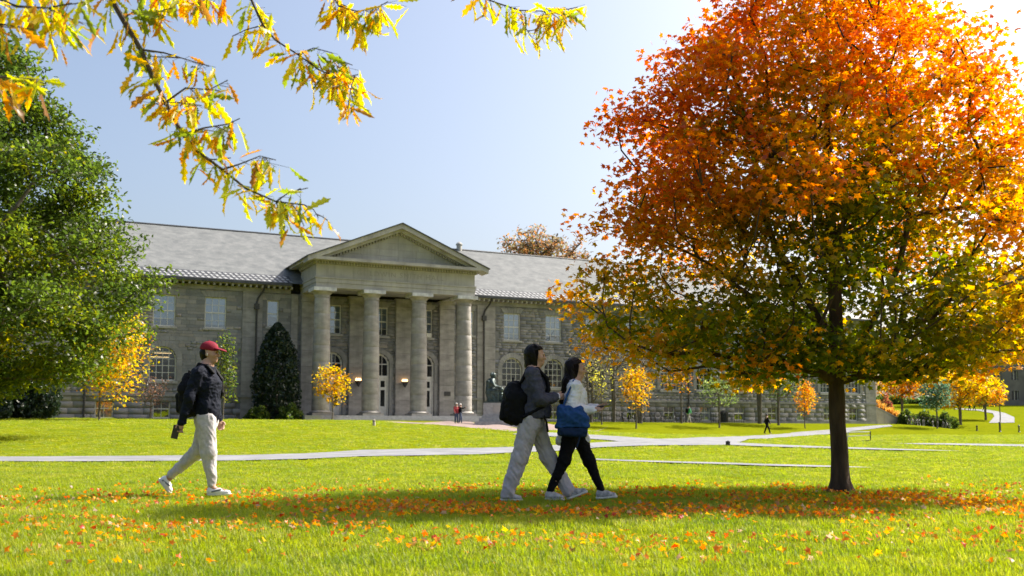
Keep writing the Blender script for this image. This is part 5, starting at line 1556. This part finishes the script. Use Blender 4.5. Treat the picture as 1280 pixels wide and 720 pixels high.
PT = [cap((.0, 0, .94), (-.005, 0, .85), .125, .13, 1.22, .06)]
limb(PT, [(-.02, -.08, .87), (-.135, -.085, .47), (-.275, -.08, .06)], [.115, .088, .078], 1, .04)
limb(PT, [(.01, .08, .87), (.175, .085, .47), (.395, .08, .10)], [.11, .085, .070], 1, .04)
PT.append(cut((0, 0, .03), (0, 0, -1)))
link('trousers', sdf_mesh('trousers', PT, .009, M['pale_pants'], (.014, 9, 10, 3)), w1)
shoe(w1, (-.345, -.08, 0), (-.10, -.085, 0), M['shoe_grey']); shoe(w1, (.385, .08, .0), (.615, .085, .085), M['shoe_grey'])
backpack('backpack', 'large black backpack on the person in the slate sweater', WL, (-.20, 0, 1.06), (.118, .155, .235), M['black_bag'], R(8),
         [[(-.12, -.1, 1.28), (-.05, -.105, 1.42), (.06, -.11, 1.42), (.155, -.115, 1.32), (.175, -.12, 1.2), (.12, -.19, 1.02), (-.1, -.17, .9)], [(-.12, .1, 1.28), (-.05, .105, 1.42), (.06, .11, 1.42), (.155, .115, 1.32)]])
MB().tube([(WL[0] + .12, WL[1] - .16, WL[2] + .92), (WL[0] + .15, WL[1] - .155, WL[2] + .84), (WL[0] + .165, WL[1] - .15, WL[2] + .74)], .012, 6).build('loose_strap', M['black_bag'], None)
ls = bpy.data.objects['loose_strap']; bpy.context.view_layer.update()
for o_ in COL.objects:
    if o_.name.startswith('backpack') and abs(o_.location.x - WL[0]) < .01: ls.parent = o_; ls.matrix_parent_inverse = Matrix.Translation(o_.location).inverted()

# --- the woman with the blue tote
vx = at(718, 620, 10.98); VL = (vx.x, 10.98, gz(vx.x, 10.98) + .012)
w2 = empty('person', VL); tag(w2, 'person with long dark hair, white sweater and black leggings, holding a phone', 'person')
HC = (.032, 0, 1.425)
arm_r = [(.0, -.155, 1.225), (-.05, -.215, .975), (.195, -.175, .985)]
arm_l = [(.02, .155, 1.225), (.03, .2, .98), (.25, .07, 1.0)]
leg_r = [(-.02, -.075, .80), (-.115, -.08, .43), (-.27, -.075, .085)]
leg_l = [(.02, .075, .80), (.165, .08, .43), (.30, .075, .085)]
B = basic_body(HC, (.0, 0, 1.285), arm_r, arm_l, leg_r, leg_l, (.01, 0, 1.12), (.0, 0, .92), .89)
hand(B, (.21, -.17, .985), (1, .12, .02), (.2, .8, .45), (-.1, .4, .9), .35, .92)
hand(B, (.26, .065, 1.002), (1, -.25, .0), (.2, -.8, .45), (-.1, -.2, .9), .6, .92)
B += [cap((-.27, -.075, .085), (-.24, -.075, .055), .03, .028), cap((-.24, -.075, .055), (-.13, -.08, .04), .028, .02), cap((.3, .075, .085), (.33, .075, .06), .03, .028), cap((.33, .075, .06), (.43, .08, .045), .028, .02)]
bo = link('body', sdf_mesh('body', B, .006, M['skin']), w2)
eyes(w2, bo, HC, .89)
HR = [ell((HC[0] - .028, 0, HC[2] + .035), (.100, .090, .098), 0, .03), cap((HC[0] - .05, 0, HC[2] + .02), (HC[0] - .085, 0, HC[2] - .14), .074, .06, 1.12, .05), cap((HC[0] - .09, 0, HC[2] - .14), (HC[0] - .165, -.02, HC[2] - .36), .068, .03, 1.5, .05),
      cap((HC[0] - .03, -.07, HC[2] + .0), (HC[0] - .06, -.075, HC[2] - .2), .03, .026, 1, .04), cap((HC[0] - .03, .07, HC[2] + .0), (HC[0] - .06, .075, HC[2] - .2), .03, .026, 1, .04),
      sub(rbox((HC[0] + .108, 0, HC[2] - .075), (.09, .2, .135), .02, R(-18), .01))]
link('hair', sdf_mesh('hair', HR, .007, M['hair_brown'], (.008, 20, 20, 4)), w2)
strands(w2, HC, HC[2] - .33, .085, 260, M['hair_brown'], 2, .92)
SW = [cap((.0, 0, 1.27), (.01, 0, 1.12), .07, .125, 1.3, .06), cap((.01, 0, 1.12), (.005, 0, .88), .128, .14, 1.15, .06), cap((.005, 0, .88), (.0, 0, .80), .14, .135, 1.12, .04), cap((.0, 0, 1.27), (.004, 0, 1.30), .058, .054, 1, .03)]
for a in (arm_r, arm_l):
    SW.append(cap((.0, a[0][1] * .3, 1.255), a[0], .062, .07, 1, .05)); limb(SW, a, [.072, .068, .045], 1, .03)
SW += [cut((0, 0, 1.305), (.25, 0, 1)), cut((0, 0, .76), (0, 0, -1))]
link('sweater', sdf_mesh('sweater', SW, .009, M['white_knit'], (.015, 7, 9, 8)), w2)
JT = [cap((-.03, .03, .82), (-.135, .05, .64), .1, .06, 1.3, .04), cap((.03, .03, .82), (.13, .06, .66), .09, .045, 1.2, .04), cut((0, 0, .60), (0, 0, -1))]
link('tied_jacket', sdf_mesh('tied_jacket', JT, .01, M['white_knit'], (.02, 10, 10, 5)), w2)
PT = [cap((.0, 0, .86), (.0, 0, .78), .112, .118, 1.15, .05)]
limb(PT, [(-.02, -.07, .78), (-.115, -.08, .43), (-.265, -.075, .11)], [.102, .066, .040], 1, .04)
limb(PT, [(.02, .07, .78), (.165, .08, .43), (.297, .075, .11)], [.10, .066, .040], 1, .04)
link('leggings', sdf_mesh('leggings', PT, .008, M['black_cloth'], (.008, 9, 9, 9)), w2)
shoe(w2, (-.325, -.075, 0), (-.10, -.08, 0), M['shoe_grey']); shoe(w2, (.245, .075, .0), (.485, .08, .02), M['shoe_grey'])
ph = empty('phone', (VL[0] + .315, VL[1] - .14, VL[2] + 1.015)); tag(ph, 'dark phone in the hand of the person with the blue tote', 'phone'); ph.rotation_euler = (R(-12), R(-8), 0)
MB().box(-.075, .075, -.037, .037, -.004, .004).build('case', M['phone'], ph); MB().box(-.07, .07, -.033, .033, .0045, .0055).build('screen', M['phone'], ph)
tb = empty('tote_bag', VL); tag(tb, 'blue canvas tote bag with navy base on the shoulder of the person in white', 'bag')
TB = [rbox((-.045, -.275, .945), (.085, .028, .04), .03, 0, .05), rbox((-.035, -.275, .83), (.135, .035, .09), .03, R(4), .06), cap((-.16, -.27, 1.0), (-.165, -.275, .80), .025, .04, 1, .06), cap((.04, -.27, .97), (.105, -.275, .80), .025, .036, 1, .06), cut((0, 0, .785), (0, 0, -1))]
link('bag', sdf_mesh('bag', TB, .01, M['blue_bag'], (.02, 7, 7, 6)), tb)
TB = [rbox((-.035, -.275, .76), (.128, .034, .04), .03, R(4), .04), cut((0, 0, .787), (0, 0, 1))]
link('base_panel', sdf_mesh('base_panel', TB, .01, M['navy_bag'], (.012, 7, 7, 6)), tb)
for dy in (0, .05):
    P = [cap(a, b, .011, .011, 1.6, .01) for a, b in zip([(-.135, -.27 + dy, 1.0), (-.085, -.245 + dy * .5, 1.14), (-.02, -.19, 1.285), (.0, -.15, 1.305)], [(-.085, -.245 + dy * .5, 1.14), (-.02, -.19, 1.285), (.0, -.15, 1.305), (-.03, -.11, 1.29)])]
    link('strap', sdf_mesh('strap', P, .007, M['blue_bag']), tb)
MB().tube([(.06, -.322, .93), (.055, -.326, .80), (.035, -.322, .66), (.01, -.318, .58)], .008, 6).build('hanging_cord', M['navy_bag'], tb, True)

# --- distant walkers
def walker(label, X, Y, h, ry, top, legs, hair, stride=.3, arm=None, lift=0, pack=False, hat=None):
    k = h / 1.75; root = empty('person', (X, Y, gz(X, Y) + lift), ry); tag(root, label, 'person'); root.scale = (k, k, k)
    Bd = head_prims((.0, 0, 1.62)) + [cap((0, 0, 1.55), (0, 0, 1.42), .055, .06), cap((0, 0, 1.42), (0, 0, .95), .1, .1, 1.4, .06)]

    for s in (-1, 1):
        hp = (s * stride * .5, s * .09, .05)
        limb(Bd, [(0, s * .09, .92), (s * stride * .28 + .03, s * .09, .49), (s * stride * .5, s * .09, .08)], [.08, .055, .04]); Bd.append(cap(hp, (hp[0] + .16, hp[1], .04), .04, .03))
    ends = []
    for s in (-1, 1):
        if arm and s == arm: el_, ha = (.22, s * .24, 1.34), (.48, s * .2, 1.40)
        else: el_, ha = (-s * .08, s * .25, 1.12), (-s * .12 + .08, s * .24, .86)
        limb(Bd, [(0, s * .18, 1.4), el_, ha], [.05, .04, .032]); ends.append((s, el_, ha)); Bd.append(ell(ha, (.05, .03, .05)))
    link('body', sdf_mesh('body', Bd, .018, M['skin']), root)
    T = [cap((0, 0, 1.42), (0, 0, 1.2), .09, .14, 1.35, .06), cap((0, 0, 1.2), (0, 0, .92), .14, .14, 1.25, .05)]
    for s, e, a in ends: limb(T, [(0, s * .18, 1.4), e, tuple(np.array(e) * .2 + np.array(a) * .8)], [.07, .06, .045])
    link('jacket', sdf_mesh('jacket', T, .022, top, (.02, 7, 7, 7)), root)
    T = [cap((0, 0, .95), (0, 0, .88), .125, .13, 1.2, .05)]
    for s in (-1, 1): limb(T, [(0, s * .085, .9), (s * stride * .28 + .03, s * .09, .49), (s * stride * .5, s * .09, .09)], [.105, .075, .06])
    link('trousers', sdf_mesh('trousers', T, .02, legs), root)
    H = [ell((-.015, 0, 1.67), (.108, .09, .092), 0, .02), cut((.05, 0, 1.62), (.6, 0, -1))]
    link('hat' if hat else 'hair', sdf_mesh('hair', H, .016, hat or hair), root)
    if pack: link('rucksack', sdf_mesh('rucksack', [rbox((-.2, 0, 1.2), (.06, .12, .18), .05)], .02, M['black_bag']), root)
    return root
X, Y = local(16.2, 10.5)
def by_px(px, w): X, Y, g = on_front(px, w); return X, Y
walker('person in a red jacket and pale hat standing by the portico steps', *by_px(570.5, 10.4), 1.68, R(-60), M['red_cloth'], M['jeans'], M['hair'], .12, hat=M['white_hair'])
walker('person in dark jacket and pale hat pointing beside the portico steps', *by_px(575.5, 10.4), 1.62, R(0), M['black_cloth'], M['jeans'], M['hair'], .2, arm=-1, hat=M['white_hair'])
walker('person in green shirt walking along the right wing', *by_px(861, 3.4), 1.75, R(20), M['green_cloth'], M['grey_sweat'], M['hair'], .45, pack=True)
X, Y = on_ground(959, 542.2)
walker('person dressed in black crossing the lawn by the pale path', X, Y, 24.5 * Y / FPX, R(10), M['black_cloth'], M['black_cloth'], M['hair'], .62)
for px, tp, lb in ((1212, M['swoosh'], 'person in a grey jacket walking on the winding path'), (1218, M['black_cloth'], 'person in a black jacket walking on the winding path'), (1230, M['jeans'], 'person in a blue jacket walking ahead on the winding path')):
    p = at(px, 516, 172); walker(lb, p.x, 172, 1.75, R(10), tp, M['black_cloth'], M['hair'], .6)

# ------------------------------------------------------------------ grass
def in_poly(P, poly):
    x, y = P[:, 0], P[:, 1]; ins = np.zeros(len(P), bool); n = len(poly); j = n - 1
    for i in range(n):
        xi, yi = poly[i]; xj, yj = poly[j]
        c = ((yi > y) != (yj > y)) & (x < (xj - xi) * (y - yi) / (yj - yi + 1e-12) + xi)
        ins ^= c; j = i
    return ins
def blade_tuft(seed, nbl, rad, hgt, wid):
    rs = np.random.RandomState(seed); V = []
    for i in range(nbl):
        a, r = rs.uniform(0, 6.283), rad * math.sqrt(rs.random()); b = np.array([r * math.cos(a), r * math.sin(a), -.005])
        d = rs.uniform(0, 6.283); ln = hgt * rs.uniform(.5, 1.2); le = ln * rs.uniform(.15, .75); dv = np.array([math.cos(d), math.sin(d), 0]); sd = np.array([-math.sin(d), math.cos(d), 0]) * wid * rs.uniform(.7, 1.3)
        m = b + dv * le * .35 + np.array([0, 0, ln * .6]); t = b + dv * le + np.array([0, 0, ln])
        V += [b - sd, b + sd, m + sd * .8, m - sd * .8, t]
    q = np.arange(nbl) * 5
    F = [(k, k + 1, k + 2, k + 3) for k in q] + [(k + 3, k + 2, k + 4) for k in q]
    me = bpy.data.meshes.new('tuft'); me.from_pydata([tuple(v) for v in V], [], [tuple(int(x) for x in f) for f in F]); me.materials.append(M['grass']); me.update()
    return me
def build_grass():
    rs = np.random.RandomState(2)
    pts, scs = [], []
    for y0, y1, dens, sc in ((4.4, 8, 95, .9), (8, 13, 70, 1.0), (13, 20, 42, 1.15), (20, 32, 20, 1.5), (32, 48, 8, 2.1), (48, 78, 3.2, 3.0)):
        A = (y1 - y0) * (1.12 * (y0 + y1) / 2 + 1.5); n = int(A * dens)
        Y = rs.uniform(y0, y1, n); X = (rs.random(n) - .5) * (1.12 * Y + 1.5)
        P = np.stack([X, Y], 1); keep = np.ones(n, bool)
        for poly in PATH_POLYS: keep &= ~in_poly(P, poly)
        P = P[keep]; Z = ground_np(P[:, 0], P[:, 1])
        pts.append(np.column_stack([P, Z])); q = sc * rs.uniform(.7, 1.25, len(P)); scs.append(np.column_stack([q, q, q * np.interp(P[:, 1], [5, 9, 14, 24, 50], [1.0, .85, .58, .42, .32])]))
    V = np.concatenate(pts); sc = np.concatenate(scs).astype(np.float32)
    me = bpy.data.meshes.new('lawn_grass'); me.vertices.add(len(V)); me.vertices.foreach_set('co', V.astype(np.float32).ravel())
    a = me.attributes.new('sc', 'FLOAT_VECTOR', 'POINT'); a.data.foreach_set('vector', sc.ravel())
    me.materials.append(M['grass'])
    o = link('lawn_grass', me); tag(o, 'short bright green grass covering the lawn', 'grass', kind='stuff')
    pc = bpy.data.collections.new('tuft_shapes')
    for k in range(6):
        pc.objects.link(bpy.data.objects.new('tuft', blade_tuft(k, 48, .115, .054, .0026)))
    ng = bpy.data.node_groups.new('scatter_grass', 'GeometryNodeTree')
    ng.interface.new_socket('Geometry', in_out='INPUT', socket_type='NodeSocketGeometry'); ng.interface.new_socket('Geometry', in_out='OUTPUT', socket_type='NodeSocketGeometry')
    nn = ng.nodes; gi = nn.new('NodeGroupInput'); go = nn.new('NodeGroupOutput')
    mp = nn.new('GeometryNodeMeshToPoints'); ip = nn.new('GeometryNodeInstanceOnPoints'); ci = nn.new('GeometryNodeCollectionInfo')
    ci.inputs['Collection'].default_value = pc; ci.inputs['Separate Children'].default_value = True; ci.inputs['Reset Children'].default_value = True
    ip.inputs['Pick Instance'].default_value = True
    rv = nn.new('FunctionNodeRandomValue'); rv.data_type = 'FLOAT_VECTOR'; rv.inputs[0].default_value = (-.15, -.15, 0); rv.inputs[1].default_value = (.15, .15, 6.283)
    er = nn.new('FunctionNodeEulerToRotation')
    na = nn.new('GeometryNodeInputNamedAttribute'); na.data_type = 'FLOAT_VECTOR'; na.inputs['Name'].default_value = 'sc'
    L = ng.links
    L.new(gi.outputs[0], mp.inputs['Mesh']); L.new(mp.outputs[0], ip.inputs['Points']); L.new(ci.outputs[0], ip.inputs['Instance'])
    L.new(rv.outputs[0], er.inputs[0]); L.new(er.outputs[0], ip.inputs['Rotation']); L.new(na.outputs[0], ip.inputs['Scale']); L.new(ip.outputs[0], go.inputs[0])
    md = o.modifiers.new('scatter', 'NODES'); md.node_group = ng
build_grass()

# ------------------------------------------------------------------ fallen leaves
def build_fallen():
    rs = np.random.RandomState(8)
    n = 42000
    Y = rs.uniform(5.6, 20, n); X = (rs.random(n) - .5) * (1.08 * Y + 1)
    # thick below and down-sun of the maple, thinning towards the camera and the left
    cx = np.interp(Y, [6, 10, 12.3, 15, 20], [2.0, 1.2, 1.6, 2.5, 3])
    dens = np.exp(-((Y - 10.6) / 2.6) ** 2) * (.30 + 1.0 * np.exp(-((X - 1.6) / 4.2) ** 2)) + .035 * np.exp(-((Y - 8) / 5) ** 2)
    dens *= np.where(Y > 13.2, np.exp(-((Y - 13.2) / .9) ** 2) + .02, 1)
    pat = np.array([mnoise.noise(Vector((x * .55, y * .8, 0))) + .6 * mnoise.noise(Vector((x * 1.9, y * 2.2, 3))) for x, y in zip(X, Y)])
    dens *= np.clip(.40 + 2.0 * pat, .03, 1.8)
    k = rs.random(n) < dens * .95
    X, Y = X[k], Y[k]; n = len(X)
    Z = ground_np(X, Y) + rs.uniform(.018, .062, n)
    pal = np.array([(.62, .26, .012), (.62, .18, .012), (.56, .11, .014), (.42, .05, .018), (.62, .36, .02), (.30, .16, .06), (.42, .30, .20)])
    ci = rs.choice(len(pal), n, p=[.33, .26, .10, .05, .10, .12, .04])
    C = pal[ci] * rs.uniform(.75, 1.2, size=(n, 1))
    size = rs.uniform(.022, .043, n)
    fr = orient(rs, n, .0, .55)
    # local frame: curled leaves
    order = np.argsort(-(size / Y)); near = order[:300]; rest = order[300:]
    L, F = leaf_shape('maple'); L = L.copy(); L[:, 2] = -.45 * (L[:, 0] ** 2) + .25 * L[:, 1] ** 2
    lm = np_mesh('fallen_leaf', L, F, M['fallen'])
    names = ['golden orange', 'bright orange', 'scarlet orange', 'dark red', 'yellow', 'brown', 'pale dry tan']
    for i in near:
        o = link('fallen_leaf', lm); o.matrix_world = Matrix.Translation((X[i], Y[i], Z[i])) @ Matrix(fr[i].tolist()).to_4x4() @ Matrix.Scale(float(size[i]), 4)
        o.color = (*[float(q) for q in C[i]], 1)
        tag(o, 'single %s fallen maple leaf lying on the grass' % names[ci[i]], 'leaf', '%s leaves fallen on the lawn' % names[ci[i]])
    V = np.einsum('nij,kj->nki', fr[rest], L) * size[rest][:, None, None] + np.stack([X, Y, Z], 1)[rest][:, None, :]
    kk = len(L); Fc = (F[None] + (np.arange(len(rest)) * kk)[:, None, None]).reshape(-1, 3)
    o = link('leaf_litter', np_mesh('leaf_litter', V.reshape(-1, 3), Fc, M['fallen_mass'], cols=np.repeat(C[rest], kk, 0)))
    tag(o, 'orange and red fallen maple leaves strewn over the grass', 'leaves', kind='stuff')
    return n
build_fallen()

# ------------------------------------------------------------------ overhanging branches of the yellow oak by the camera
def build_overhang():
    rs = np.random.RandomState(17)
    BX, BY = -3.6, 1.6
    root = empty('yellow_oak', (BX, BY, gz(BX, BY))); tag(root, 'yellow leaved oak whose drooping branches hang across the sky', 'tree')
    loc = lambda p: (p[0] - BX, p[1] - BY, p[2] - root.location.z)
    tr = [(0, 0, -.1), (.02, 0, 1), (.05, .1, 2), (.15, .3, 3), (.3, .6, 4), (.45, .9, 5), (.6, 1.1, 6.2)]
    trunk_mb(tr, [.2, .17, .15, .13, .1, .07, .03], rs, 14, 1.4, .4, .04).build('trunk', M['bark_grey'], root, True)
    # oak leaf outlines (three variants, pointed lobes, gently curled)
    shapes = []
    for v in range(3):
        half = [(0, -1.0), (.05, -.85), (.16, -.6), (.09, -.45), (.26, -.22), (.12, -.08), (.34 - .06 * v, .22), (.14, .34), (.24, .62), (.10, .72), (0, 1.0)]
        mid = [(0, y) for _, y in half]
        Vv = []
        for (x, y) in half: Vv.append((x, y)); 
        for (x, y) in half: Vv.append((0, y))
        for (x, y) in half: Vv.append((-x * (.9 + .1 * v), y))
        V3 = [(x, y, .10 * math.sin(y * 2.2 + v) + (.35 + .1 * v) * abs(x) + .12 * y * y * (v - 1)) for x, y in Vv]
        n = len(half); Fc = []
        for i in range(n - 1): Fc += [(n + i, i, i + 1, n + i + 1), (2 * n + i, n + i, n + i + 1, 2 * n + i + 1)]
        me = bpy.data.meshes.new('leaf'); me.from_pydata(V3, [], Fc); me.materials.append(M['leaf_obj']); me.update(); shapes.append(me)
    pal = [((.58, .43, .02), 6), ((.54, .31, .02), 2.6), ((.38, .39, .025), 5), ((.16, .21, .022), 3.4), ((.52, .22, .02), 2.2), ((.26, .13, .03), 1.2)]
    pc = np.array([p for p, w in pal]); pw = np.array([w for p, w in pal]); pw = pw / pw.sum()
    lines = [  # picture column, row, distance; leaves per metre
        ([(100, -130, 5.4), (126, -40, 5.2), (140, 0, 5.1), (158, 32, 5.05), (176, 62, 5.0), (192, 98, 5.0), (207, 128, 4.95), (228, 168, 4.9), (248, 190, 4.9), (278, 212, 4.9), (308, 236, 4.85), (345, 252, 4.85), (380, 256, 4.85)], .017, 30),
        ([(176, 62, 5.0), (205, 66, 5.0), (232, 74, 5.05), (262, 83, 5.1)], .006, 40),
        ([(207, 128, 4.95), (232, 110, 4.9), (262, 112, 4.9), (285, 100, 4.9)], .006, 48),
        ([(228, 168, 4.9), (255, 160, 4.85), (285, 155, 4.8), (300, 148, 4.8)], .006, 50),
        ([(278, 212, 4.9), (300, 205, 4.85), (325, 195, 4.8), (345, 200, 4.8)], .005, 50),
        ([(345, 252, 4.85), (362, 240, 4.85), (385, 235, 4.85)], .004, 56),
        ([(345, 252, 4.85), (352, 270, 4.85), (356, 284, 4.85)], .004, 60),
        ([(380, 256, 4.85), (392, 262, 4.85), (398, 272, 4.85)], .004, 56),
        ([(295, -70, 5.5), (310, -10, 5.4), (318, 8, 5.35), (328, 30, 5.3), (344, 50, 5.3), (372, 68, 5.25), (400, 88, 5.2), (425, 98, 5.2), (448, 93, 5.2)], .009, 40),
        ([(372, 68, 5.25), (392, 60, 5.2), (415, 66, 5.2), (424, 78, 5.2)], .004, 55), ([(425, 98, 5.2), (438, 110, 5.2), (442, 130, 5.2)], .004, 55),
        ([(400, -60, 5.6), (412, -10, 5.5), (424, 8, 5.4), (446, 14, 5.4), (470, 10, 5.4), (485, 2, 5.4)], .006, 85),
        ([(560, -60, 5.9), (590, -8, 5.8), (622, 4, 5.7), (650, 13, 5.7), (680, 14, 5.6), (702, 13, 5.6), (722, 9, 5.6)], .006, 55),
        ([(680, 14, 5.6), (690, 26, 5.6), (694, 42, 5.6)], .004, 55), ([(650, 13, 5.7), (654, 30, 5.65), (664, 46, 5.65)], .004, 45),
        ([(-60, -60, 4.6), (-20, -10, 4.5), (20, 8, 4.4), (60, 10, 4.4), (90, 4, 4.4)], .01, 62), ([(-40, 40, 4.4), (0, 30, 4.3), (25, 34, 4.3), (45, 38, 4.3)], .006, 46),
        ([(-30, 90, 4.3), (0, 96, 4.2), (25, 98, 4.2), (52, 100, 4.2)], .007, 62), ([(60, 10, 4.4), (80, 20, 4.5), (104, 30, 4.6)], .005, 50),
        ([(126, -40, 5.2), (170, -20, 5.1), (210, -8, 5.1), (250, -2, 5.1), (285, -6, 5.1)], .006, 75), ([(158, 20, 5.05), (172, 12, 5.0), (192, 16, 5.0), (215, 10, 5.0)], .005, 62), ([(0, -30, 4.6), (60, -12, 4.6), (110, -6, 4.6)], .006, 45)]
    items = []
    for pl, r0, dens in list(lines):
        L = len(pl) - 1
        for q in range(max(1, int(L * .9))):
            t = rs.uniform(.3 if len(pl) > 8 else .2, 1) * L; i = min(int(t), L - 1); f = t - i
            p = [pl[i][k] + (pl[i + 1][k] - pl[i][k]) * f for k in range(3)]
            dx, dy = rs.normal() * 16 + 5, abs(rs.normal()) * 16 - 4; dz = rs.normal() * .12
            lines.append(([tuple(p), (p[0] + dx * .55, p[1] + dy * .4, p[2] + dz * .5), (p[0] + dx, p[1] + dy, p[2] + dz)], .0035, 44))
    for li, (pl, r0, dens) in enumerate(lines):
        P = [at(*q) for q in pl]
        rad = [max(.0025, r0 * (1 - .8 * i / (len(P) - 1))) for i in range(len(P))]
        b = MB().tube([loc(p) for p in P], rad, 6).build('branch', M['twig'], root, True)
        # woody link back to the trunk for the branches that come in over the frame
        if pl[0][1] < -20 or pl[0][0] < -20:
            a = P[0]; t = Vector((BX + .4, BY + .8, 4.3))
            mids = [t, t.lerp(a, .35) + Vector((0, 0, .5)), t.lerp(a, .7) + Vector((0, 0, .35)), a]
            MB().tube([loc(p) for p in mids], [.05, .035, .02, rad[0]], 8).build('limb', M['twig'], root, True)
        L = sum((P[i + 1] - P[i]).length for i in range(len(P) - 1)); n = int(L * dens * 1.05)
        for q in range(n):
            t = rs.uniform(.10 if li == 0 else .0, 1) * (len(P) - 1); i = min(int(t), len(P) - 2); p = P[i].lerp(P[i + 1], t - i)
            d = Vector((rs.normal() * .55, rs.normal() * .55, -1.0 + rs.normal() * .42)).normalized()
            if rs.random() < .18: d = Vector((rs.normal(), rs.normal(), rs.normal() * .5 - .2)).normalized()
            ln = rs.uniform(.042, .088); off = Vector((rs.normal() * .03, rs.normal() * .03, -abs(rs.normal()) * .02))
            c = p + off + d * ln
            nr = Vector((rs.normal(), -.7 + rs.normal() * .8, rs.normal() * .6)); nr = (nr - d * nr.dot(d)).normalized(); s = d.cross(nr)
            mt = Matrix((s, d, nr)).transposed().to_4x4()
            wd = rs.uniform(.5, 1.15)
            items.append((b, Matrix.Translation(loc(c)) @ mt @ Matrix.Diagonal((ln * wd, ln, ln, 1)), pc[rs.choice(len(pc), p=pw)] * rs.uniform(.8, 1.2), rs.randint(3), p, p + off))
    sub_ = items
    order = rs.permutation(len(items))
    V, Fc, C = [], [], []
    stalks = MB()
    for k, i in enumerate(order):
        b, mt, c, v, p0, p1 = items[i]
        stem = mt @ Vector((0, -1, 0)); stalks.tube([loc(p0), tuple(stem)], .0011, 3, False)
        if k < 300:
            o = link('leaf', shapes[v], b); o.matrix_local = mt; o.color = (*[float(x) for x in c], 1)
        else:
            n0 = len(V)
            for vv in shapes[v].vertices: V.append(tuple(mt @ vv.co)); C.append(c)
            for f in shapes[v].polygons: Fc.append(tuple(n0 + q for q in f.vertices))
    if V:
        o = link('foliage', np_mesh('foliage', V, Fc, M['leaf'], cols=np.array(C)), root); tag(o, kind='stuff')
    tag(stalks.build('leaf_stalks', M['twig'], root), kind='stuff')
    return len(items)
print('LEAVES', build_overhang())
